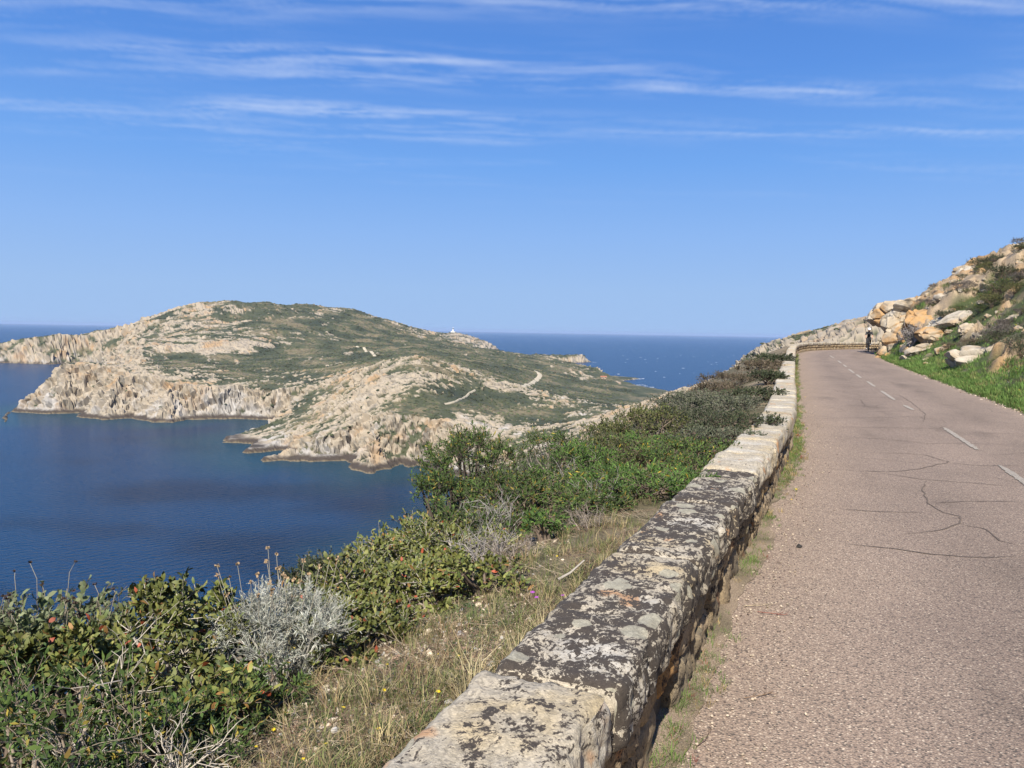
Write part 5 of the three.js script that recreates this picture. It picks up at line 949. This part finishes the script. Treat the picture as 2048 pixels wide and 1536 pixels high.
{ // along the foot of the parapet
  const L = []; for (let i = 0; i < 9000 && L.length < 3200; i++) { const s = Math.pow(rnd(), 1.9) * 52 + .6, lush = sstep(7, 12, s); const m = fbm(s * .9, 3, 1, 3) + .22 * lush + .12; if (m < rnd() * .35 - .05) continue; const d = Math.abs(gauss()) * lerp(.12, .17, lush) - .06, [x, f] = fromPath(s, d), dry = rnd(); L.push([x, roadY(s, d) + .005, f, rr(.45, 1.15) * lerp(.75, 1.2, lush), rr(.7, 1.3), tone(dry < .16 ? [.24, .18, .075] : dry < .22 ? [.20, .055, .035] : [.085, .135, .028])]); }
  scatter('wall_grass', tuft(13, .085, .04, .7, .0022), L, 'green grass growing along the foot of the parapet', 'grass');
}
const vergeSpot = (u0, u1, D0, D1) => { for (let i = 0; i < 40; i++) { const D = Math.exp(rr(Math.log(D0), Math.log(D1))), [x, f] = onBearing(rr(u0, u1), D), [s, d] = toPath(x, f), w = -d - WALLW; if (w > .015) return [x, f, w, D]; } return null; };
{
  const L = [], dryL = [], H = [];
  for (let i = 0; i < 9500; i++) {
    const q = vergeSpot(250, 1500, 1.6, 13); if (!q) continue; const [x, f, w] = q; if (w > 2.6) continue;
    const patch = fbm(x * 1.4, 3, f * 1.4, 3) + .12 * n3(x * 6, 1, f * 6) + .22 * sstep(.0, .25, .3 - w) + .12; if (patch < rnd() * .5 - .12) continue; const t = rnd();
    if (t < .40) dryL.push([x, height(x, f), f, rr(.35, 1.0), rr(.7, 1.35), tone(rnd() < .6 ? [.30, .245, .125] : [.20, .135, .070])]); else L.push([x, height(x, f), f, rr(.35, .95), rr(.6, 1.2), tone(t < .75 ? [.085, .105, .030] : [.12, .13, .045])]);
  }
  scatter('verge_grass', tuft(16, .13, .055, .75, .0019), L, 'short green grass on the verge left of the parapet', 'grass');
  scatter('dry_verge_grass', tuft(13, .165, .05, .85, .0016), dryL, 'dry straw coloured grass on the verge left of the parapet', 'grass');
  for (let i = 0; i < 900; i++) { const q = vergeSpot(350, 1150, 1.6, 6); if (!q || q[2] > 2) continue; if (n3(q[0] * 2.3, 5, q[1] * 2.3) < .05) continue; H.push([q[0], height(q[0], q[1]) + .004, q[1], rr(.5, 1.2), rr(.5, 1), tone([.055, .085, .030])]); }
  const B = new Bits(); for (let i = 0; i < 26; i++) B.leaf(V(gauss() * .03, rr(0, .02), gauss() * .03), randDir(.5), randDir(.8), rr(.012, .024), rr(.004, .008), [rr(.8, 1.2), rr(.8, 1.2), rr(.8, 1.2)]);
  scatter('ground_herbs', B.geo(), H, 'tiny dark green herbs creeping over the stony verge', 'herbs');
  const litter = new Bits(); for (let i = 0; i < 9; i++) { const o = V(gauss() * .05, .005, gauss() * .05), d = V(gauss(), .06, gauss()).normalize(); litter.tube([o, o.clone().addScaledVector(d, rr(.02, .06)), o.clone().addScaledVector(d, rr(.06, .11)).add(V(gauss() * .01, .006, gauss() * .01))], .0011, .0007, 3, [1, .95, .9]); }
  const LL = []; for (let i = 0; i < 1100; i++) { const q = vergeSpot(300, 1450, 1.6, 9); if (!q || q[2] > 2.6) continue; LL.push([q[0], height(q[0], q[1]) + .004, q[1], rr(.6, 1.4), 1, tone(rnd() < .5 ? [.34, .29, .21] : [.17, .12, .085])]); }
  scatter('twig_litter', litter.geo(), LL, 'dry twigs and straw littering the verge', 'litter', twigMat);
}
{ // the bank
  const L = [], hi = [];
  for (let i = 0; i < 16000; i++) {
    const s = Math.exp(rr(Math.log(13), Math.log(66))), w = Math.pow(rnd(), 1.7) * 12, R = roadRight(s), [x, f] = fromPath(s, R + w + .02), a = Math.atan2(x, f) / DEG; if (a > 37) continue;
    const low = sstep(4.2, 1.2, w), t = rnd(), y = height(x, f); if (rnd() > .35 + .65 * low) continue; const z = Math.max(1, s / 30);
    if (low > rnd()) L.push([x, y, f, rr(.8, 1.7) * Math.sqrt(z), rr(.7, 1.2), tone(t < .8 ? [.085, .155, .030] : t < .92 ? [.13, .19, .045] : [.20, .18, .07])]); else hi.push([x, y, f, rr(.8, 1.7) * Math.sqrt(z), rr(.6, 1.1), tone(t < .5 ? [.075, .105, .032] : t < .8 ? [.12, .11, .05] : [.23, .18, .10])]);
  }
  scatter('bank_grass', tuft(15, .15, .11, .7, .0045), L, 'lush green grass on the bank right of the road', 'grass');
  scatter('upper_bank_grass', tuft(13, .16, .14, .9, .006), hi, 'dull thin grass among the rocks high on the bank', 'grass');
  const P = []; for (let i = 0; i < 1500; i++) { const s = Math.exp(rr(Math.log(13), Math.log(60))), d = roadRight(s) + gauss() * .16 + .02, [x, f] = fromPath(s, d); P.push([x, Math.max(roadY(s, d), height(x, f)) + .004, f, rr(.010, .032), rr(.5, .9), tone(rnd() < .7 ? [.46, .38, .29] : [.26, .20, .15], .25), 1]); }
  const peb = new THREE.IcosahedronGeometry(1, 1); { const p = peb.attributes.position; for (let i = 0; i < p.count; i++) { const k = 1 + .35 * n3(p.getX(i) * 1.3 + 9, p.getY(i) * 1.3, p.getZ(i) * 1.3); p.setXYZ(i, p.getX(i) * k, p.getY(i) * k * .75, p.getZ(i) * k); } peb.computeVertexNormals(); }
  const pebMat = std({ roughness: .95 });
  scatter('edge_grit', peb, P, 'pale grit along the right edge of the road', 'gravel', pebMat);
  const G = []; for (let i = 0; i < 5200; i++) { const q = vergeSpot(300, 1150, 1.5, 5.5); if (!q || q[2] > 2.2) continue; if (n3(q[0] * 1.1, 8, q[1] * 1.1) + .25 < rnd() * .7 - .2) continue; const big = rnd() < .06; G.push([q[0], height(q[0], q[1]) + .002, q[1], big ? rr(.010, .022) : rr(.003, .009), rr(.5, .95), tone(rnd() < .55 ? [.50, .42, .31] : rnd() < .5 ? [.30, .20, .14] : [.36, .34, .31], .25), 1]); }
  scatter('verge_gravel', peb, G, 'loose cream gravel on the verge left of the parapet', 'gravel', pebMat);
  const W = []; for (let i = 0; i < 2600; i++) { const s = Math.pow(rnd(), 1.4) * 26 + .8, d = Math.abs(gauss()) * .42 + .02, [x, f] = fromPath(s, d); W.push([x, roadY(s, d) + .008, f, rr(.002, .0075), rr(.5, .9), tone(rnd() < .65 ? [.40, .33, .25] : [.16, .12, .10], .3), 1]); }
  scatter('wall_foot_grit', peb, W, 'fine grit on the asphalt beside the parapet', 'gravel', pebMat);
  const stoneAt = (u, v, r, col, label, cat = 'stone', sy = .7) => { const [x, f] = onRoadside(u, v), m = mesh('loose_stone', boulder(r, r * sy, r * .8, u * .1, .0, 7), std({ color: C(...col), roughness: .95 })); m.position.set(x, height(x, f) + r * sy * .35, -f); tag(m, label, cat); return m; };
  stoneAt(435, 1524, .026, [.72, .68, .62], 'white flat stone on the verge at the bottom edge'); stoneAt(836, 1514, .020, [.62, .50, .36], 'small buff stone against the nearest capstone'); stoneAt(655, 1388, .016, [.66, .58, .46], 'pale stone in the dry grass of the verge');
  { const [s, d] = onRoad(1598, 1096), [x, f] = fromPath(s, d), m = mesh('loose_stone', boulder(.026, .016, .022, 5, 0, 6), std({ color: C(.03, .028, .026), roughness: .9 })); m.position.set(x, roadY(s, d) + .012, -f); tag(m, 'small black stone lying on the road near the parapet', 'stone'); }
}
{ // flowers
  const fl = new Bits(); for (let k = 0; k < 6; k++) { const a = k / 6 * 6.28; fl.leaf(V(0, .05, 0), V(Math.cos(a), .35, Math.sin(a)).normalize(), V(0, 1, 0), .012, .009, [1, 1, 1]); } fl.tube([V(0, -.01, 0), V(.003, .025, 0), V(0, .05, 0)], .0008, .0008, 3, [.3, .5, .2]);
  const Y = []; for (let i = 0; i < 60; i++) { const q = vergeSpot(450, 1150, 1.7, 5); if (q && q[2] < 1.8) Y.push([q[0], height(q[0], q[1]), q[1], rr(.5, .8), 1, [.75, .55, .02], .3]); }
  for (let i = 0; i < 40; i++) { const s = rr(8, 50), [x, f] = fromPath(s, rr(0, .25)); Y.push([x, roadY(s, .1), f, rr(.8, 1.4), 1.2, [.75, .55, .02], .3]); }
  for (let i = 0; i < 90; i++) { const s = rr(16, 55), [x, f] = fromPath(s, roadRight(s) + rr(.3, 5)); Y.push([x, height(x, f), f, rr(1.5, 3), 1.5, rnd() < .35 ? [.75, .6, .03] : [.75, .74, .70], .3]); }
  scatter('wild_flowers', fl.geo(), Y, 'tiny yellow and white flowers in the grass', 'flowers', leafMat);
  const PK = []; for (const [u, v] of [[1250, 1112], [1238, 1130], [1128, 1218], [1075, 1218], [1218, 1222], [440, 1226], [1065, 1212]]) { const [x, f] = onRoadside(u, v + 12); PK.push([x, height(x, f) + .03, f, rr(.8, 1.1), 1, [.42, .09, .45], .4]); }
  scatter('purple_flowers', fl.geo(), PK, 'few small purple flowers on the verge', 'flowers', leafMat);
}
// clumps of pale dry grass, one by one
for (const [u, v, s, label] of [[945, 1395, 1.15, 'pale dry grass clump on the verge beside the nearest capstones'], [1085, 1290, 1.0, 'pale dry grass clump leaning on the second capstone'], [1035, 1320, .8, 'small dry grass clump left of the second capstone'], [720, 1310, .8, 'dry grass clump under the large mastic bush'], [640, 1345, .7, 'dry grass clump on the stony verge before the silver shrub']]) {
  const [x, f] = onRoadside(u, v); const t = mesh('grass_clump', tuft(60, .20, .045, .8, .0016), std({ vertexColors: true, color: C(.40, .34, .19), roughness: .85, side: THREE.DoubleSide })); t.position.set(x, height(x, f), -f); t.scale.setScalar(s); tag(t, label, 'grass clump');
}
// dry twigs on the road beside the parapet
for (const [u, v, turn, col, label] of [[1520, 1395, .3, [.20, .13, .08], 'brown dry twig lying on the asphalt, second nearest to the viewer'], [1545, 1232, -.4, [.22, .07, .05], 'reddish dry sprig on the asphalt below the lichened stones'], [1410, 1480, .9, [.16, .11, .08], 'brown twig on the asphalt nearest to the viewer'], [1515, 1215, .1, [.38, .31, .20], 'straw coloured stalk lying beside the reddish sprig']]) {
  const [s, d] = onRoad(u, v), [x, f] = fromPath(s, d), B = new Bits(), L = .085; B.tube([V(-L, .004, 0), V(-.02, .012, .012), V(L * .6, .006, -.006), V(L, .010, -.02)], .0022, .0010, 4, col); for (let i = 0; i < 5; i++) { const o = V(rr(-.5, .8) * L, .008, 0); B.tube([o, o.clone().add(V(rr(.01, .03), rr(.004, .014), rr(-.03, .03))), o.clone().add(V(rr(.03, .05), rr(.0, .02), rr(-.05, .05)))], .0013, .0006, 3, col); }
  const m = mesh('dry_twig', B.geo(), twigMat); m.position.set(x, roadY(s, d) + .004, -f); m.rotation.y = turn; tag(m, label, 'twig');
}
console.log('right bank done');

// ---------------------------------------------------------------- far things on the headland
function rayFar(u, v, D0 = 300, D1 = 4000) { const b = bearing(u, v); for (let D = D0; D < D1; D *= 1.0015) { const x = D * Math.sin(b.az), f = D * Math.cos(b.az); if (EYE + D * b.tan <= height(x, f)) return [x, f, D]; } return null; }
const trackMat = std({ color: C(.46, .40, .29), roughness: 1 }), whiteMat = std({ color: C(.80, .79, .75), roughness: .8 }), darkMat = std({ color: C(.03, .05, .045), roughness: .5 }), tileMat = std({ color: C(.36, .15, .09), roughness: .9 }), glassMat = std({ color: C(.02, .025, .03), roughness: .15 });
const box = (w, h, d, x, y, z) => { const g = new THREE.BoxGeometry(w, h, d); g.translate(x, y, z); return g; };
const tracks = [
  [[[1046, 774], [1058, 768], [1068, 762], [1076, 756], [1080, 750], [1078, 745], [1071, 741]], 7, 'pale dirt track curving over the green flat of the headland'],
  [[[888, 806], [905, 803], [920, 796], [935, 788], [950, 779]], 1.8, 'narrow footpath on the green slope behind the crag'],
  [[[714, 692], [730, 698], [745, 705], [756, 710]], 5, 'straight pale track descending behind the rocky crest'],
];
for (const [px, w, label] of tracks) {
  const pts = []; for (const [u, v] of px) { const h = rayFar(u, v); if (h && (!pts.length || Math.hypot(h[0] - pts[pts.length - 1].x, h[1] + pts[pts.length - 1].z) < 400)) pts.push(V(h[0], 0, -h[1])); }
  if (pts.length < 2) continue;
  const c = new THREE.CatmullRomCurve3(pts, false, 'centripetal'), n = Math.ceil(c.getLength() / 6), pos = [], idx = [];
  for (let i = 0; i <= n; i++) { const p = c.getPoint(i / n), t = c.getTangent(i / n), sx = -t.z, sz = t.x; for (let k = 0; k < 5; k++) { const o = (k / 4 - .5) * w * (1 + .15 * n3(i, k, 1)), x = p.x + sx * o, z = p.z + sz * o; pos.push(x, height(x, -z) - .35 - (k === 0 || k === 4 ? .7 : 0), z); } if (i) for (let k = 0; k < 4; k++) { const a = (i - 1) * 5 + k, b = a + 1, d = a + 5, e = d + 1; idx.push(a, b, d, b, e, d); } }
  structure(mesh('dirt_track', geoFrom(pos, idx), trackMat), label);
}
{ // lighthouse on its rock
  const [x, f, y] = survey(906, 667.5, 3560), t = thing('lighthouse', 'small white lighthouse with dark lantern on the farthest rocky point', 'lighthouse', x, Math.max(y, height(x, f) - 1), f);
  mesh('keepers_house', mergeGeometries([box(20, 4.4, 8, 0, 2, 0), box(6, 5.6, 7, -5, 2.8, 1)]), whiteMat, t);
  const tower = mesh('tower', new THREE.LatheGeometry([[2.9, 0], [2.8, 5], [2.4, 14], [2.4, 14.6], [3.1, 15], [3.1, 15.6], [2.2, 15.6]].map(([r, h]) => new THREE.Vector2(r, h)), 8), whiteMat, t);
  const lantern = mesh('lantern', new THREE.CylinderGeometry(2.2, 2.2, 4.6, 10), darkMat, t); lantern.position.y = 17.9;
  const cap = mesh('dome', new THREE.SphereGeometry(2.5, 12, 6, 0, 6.3, 0, 1.6), whiteMat, t); cap.position.y = 20.2;
  for (const wx of [-1, 3, 7]) mesh('window', box(1.4, 1.6, .3, wx, 2.4, 4.15), glassMat, t);
  void tower;
}
{ // small house in the scrub
  const h = rayFar(1207, 757.5) ?? [150, 1400], x = h[0], f = h[1], t = thing('small_house', 'tiny reddish roofed house in the scrub above the far shore', 'house', x, height(x, f) + .2, f);
  mesh('wall', box(9, 3.4, 6, 0, 1.6, 0), std({ color: C(.36, .27, .21), roughness: .9 }), t);
  const g = new THREE.ExtrudeGeometry(new THREE.Shape([new THREE.Vector2(-3.6, 0), new THREE.Vector2(3.6, 0), new THREE.Vector2(0, 1.7)]), { depth: 12, bevelEnabled: false }); g.rotateY(Math.PI / 2); g.translate(-6, 3.28, 0); mesh('roof', g, tileMat, t);
  mesh('window', box(1.2, 1.3, .2, -3, 2.2, 3.05), glassMat, t); mesh('window', box(1.2, 1.3, .2, 3, 2.2, 3.05), glassMat, t); mesh('door', box(1.1, 2.2, .2, 0, 1.1, 3.05), darkMat, t);
}

// ---------------------------------------------------------------- cyclist coming round the bend
{
  const az = bearing(1737, 690).az, D = 63, x = D * Math.sin(az), f = D * Math.cos(az), [s, d, ] = toPath(x, f), gy = roadY(s, Math.min(d, ROADW)), a = fromPath(s, d)[2];
  const turn = Math.PI / 2 - a + Math.PI + .25;                                       // local +x is the riding direction, back along the road
  const black = std({ color: C(.018, .018, .020), roughness: .6 }), tyre = std({ color: C(.02, .02, .02), roughness: .9 }), metal = std({ color: C(.35, .35, .36), roughness: .35, metalness: .8 });
  const bike = thing('bicycle', 'dark bicycle ridden towards the viewer at the far bend', 'bicycle', x, gy, f); bike.rotation.y = turn;
  const rod = (p, q, r) => { const c = new THREE.LineCurve3(p, q); return new THREE.TubeGeometry(c, 1, r, 8); };
  for (const wx of [-.5, .52]) {
    const w = mesh('wheel', new THREE.TorusGeometry(.30, .012, 6, 32), metal, bike); w.position.set(wx, .34, 0);
    mesh('tyre', new THREE.TorusGeometry(.322, .022, 8, 36), tyre, w);
    const sp = []; for (let i = 0; i < 12; i++) { const q = i / 12 * 6.28; sp.push(rod(V(0, 0, 0), V(Math.cos(q) * .3, Math.sin(q) * .3, 0), .0025)); } stuff(mesh('spokes', mergeGeometries(sp), metal, w));
  }
  mesh('frame', mergeGeometries([rod(V(-.5, .34, 0), V(-.03, .30, 0), .014), rod(V(-.03, .30, 0), V(-.18, .82, 0), .017), rod(V(-.18, .80, 0), V(.38, .84, 0), .017), rod(V(-.03, .30, 0), V(.40, .76, 0), .02), rod(V(-.5, .34, 0), V(-.17, .78, 0), .010)]), black, bike);
  mesh('fork', mergeGeometries([rod(V(.36, .92, 0), V(.42, .70, 0), .018), rod(V(.42, .70, .05), V(.52, .34, .05), .012), rod(V(.42, .70, -.05), V(.52, .34, -.05), .012)]), black, bike);
  mesh('handlebar', mergeGeometries([rod(V(.36, .96, 0), V(.44, .98, 0), .014), rod(V(.44, .98, -.26), V(.44, .98, .26), .013)]), black, bike);
  const saddle = new THREE.CapsuleGeometry(.055, .17, 4, 10); saddle.rotateZ(Math.PI / 2); saddle.scale(1, .5, 1.15); saddle.translate(-.20, .93, 0); mesh('saddle', mergeGeometries([saddle.toNonIndexed(), rod(V(-.18, .80, 0), V(-.2, .92, 0), .012).toNonIndexed()]), black, bike);
  mesh('pedals', mergeGeometries([rod(V(-.03, .30, .07), V(.06, .16, .09), .012), rod(V(-.03, .30, -.07), V(-.12, .44, -.09), .012), box(.09, .02, .09, .06, .15, .13), box(.09, .02, .09, -.12, .45, -.13)].map((g) => (g.index ? g.toNonIndexed() : g))), black, bike);

  // the rider: bones with radii joined into one skin
  const J = { hip: [-.18, .98, 0, .125], waist: [-.08, 1.14, 0, .115], chest: [.10, 1.33, 0, .135], neck: [.20, 1.47, 0, .058], head: [.27, 1.60, 0, .088], chin: [.315, 1.545, 0, .06] };
  const bones = []; const bone = (p, q, ra, rb, c) => bones.push([p, q, ra, rb, c]);
  const CLOTH = [.018, .018, .022], SKIN = [.42, .25, .17], SHOE = [.62, .62, .60];
  bone(J.hip, J.waist, .125, .112, CLOTH); bone(J.waist, J.chest, .112, .132, CLOTH); bone(J.chest, J.neck, .10, .058, CLOTH); bone(J.neck, J.head, .055, .08, SKIN); bone(J.head, J.chin, .09, .06, SKIN); bone([.352, 1.585, 0], [.375, 1.57, 0], .014, .016, SKIN);
  for (const sd of [-1, 1]) {
    bone([.13, 1.39, .15 * sd], [.27, 1.19, .24 * sd], .062, .05, CLOTH); bone([.27, 1.19, .24 * sd], [.43, 1.03, .21 * sd], .046, .032, SKIN); bone([.43, 1.03, .21 * sd], [.50, 1.0, .21 * sd], .03, .026, SKIN); bone([.10, 1.37, .04 * sd], [.13, 1.39, .15 * sd], .09, .07, CLOTH);
    for (let k = 0; k < 4; k++) { const z = .21 * sd + (k - 1.5) * .02; bone([.475, 1.01, z], [.50, .965, z], .011, .010, SKIN); } bone([.44, 1.01, .21 * sd - .03 * sd], [.47, .985, .21 * sd - .05 * sd], .012, .010, SKIN); bone([.27, 1.58, .085 * sd], [.26, 1.60, .095 * sd], .014, .016, SKIN);
    const foot = sd > 0 ? [.02, .20] : [-.15, .50], knee = sd > 0 ? [.17, .62] : [.20, .86];
    bone([-.15, .96, .09 * sd], [knee[0], knee[1], .11 * sd], .098, .066, CLOTH); bone([knee[0], knee[1], .11 * sd], [foot[0], foot[1] + .05, .11 * sd], .062, .038, CLOTH); bone([foot[0] - .02, foot[1] + .01, .12 * sd], [foot[0] + .16, foot[1] - .01, .13 * sd], .04, .034, SHOE);
  }
  const RES = 100, S = .95, cen = [.1, .92, 0], mc = new MarchingCubes(RES, black, false, false, 90000); mc.isolation = 0;
  const dist = (x, y, z, want) => { let m = 9, best = 9, col = CLOTH; for (const [p, q, ra, rb, c] of bones) { const ex = q[0] - p[0], ey = q[1] - p[1], ez = (q[2] ?? 0) - (p[2] ?? 0), t = clamp(((x - p[0]) * ex + (y - p[1]) * ey + (z - p[2]) * ez) / (ex * ex + ey * ey + ez * ez)), dd = Math.hypot(x - p[0] - ex * t, y - p[1] - ey * t, z - p[2] - ez * t) - lerp(ra, rb, t); const k = .022, h = clamp(.5 + .5 * (m - dd) / k); m = lerp(m, dd, h) - k * h * (1 - h); if (dd < best) { best = dd; col = c; } } return want ? col : m; };
  for (let k = 0; k < RES; k++) for (let j = 0; j < RES; j++) for (let i = 0; i < RES; i++) mc.field[i + j * RES + k * RES * RES] = -dist(cen[0] + (i - RES / 2) / (RES / 2) * S, cen[1] + (j - RES / 2) / (RES / 2) * S, cen[2] + (k - RES / 2) / (RES / 2) * S);
  mc.update();
  const n = mc.count, P = new Float32Array(n * 3), N = new Float32Array(n * 3), Cc = new Float32Array(n * 3);
  for (let i = 0; i < n; i++) { for (let q = 0; q < 3; q++) { P[i * 3 + q] = cen[q] + mc.positionArray[i * 3 + q] * S; N[i * 3 + q] = mc.normalArray[i * 3 + q]; } Cc.set(dist(P[i * 3], P[i * 3 + 1], P[i * 3 + 2], true), i * 3); }
  const rider = thing('person', 'cyclist in black with white helmet riding towards the viewer', 'person', x, gy, f); rider.rotation.y = turn;
  mesh('body', geoFrom(P, null, Cc, null, N), std({ vertexColors: true, roughness: .8 }), rider);
  const hg = new THREE.SphereGeometry(.128, 20, 12, 0, 6.3, 0, 1.75); hg.scale(1.18, .92, .88); hg.rotateZ(-.22); hg.translate(.265, 1.625, 0); mesh('helmet', hg, std({ color: C(.8, .8, .79), roughness: .35 }), rider);
  const gl = new THREE.BoxGeometry(.03, .035, .14, 1, 1, 6); gl.translate(.345, 1.605, 0); mesh('sunglasses', gl, std({ color: C(.01, .01, .01), roughness: .2 }), rider);
  console.log('rider', n / 3, 'road position', s.toFixed(1), d.toFixed(2));
}

renderer.render(scene, camera);
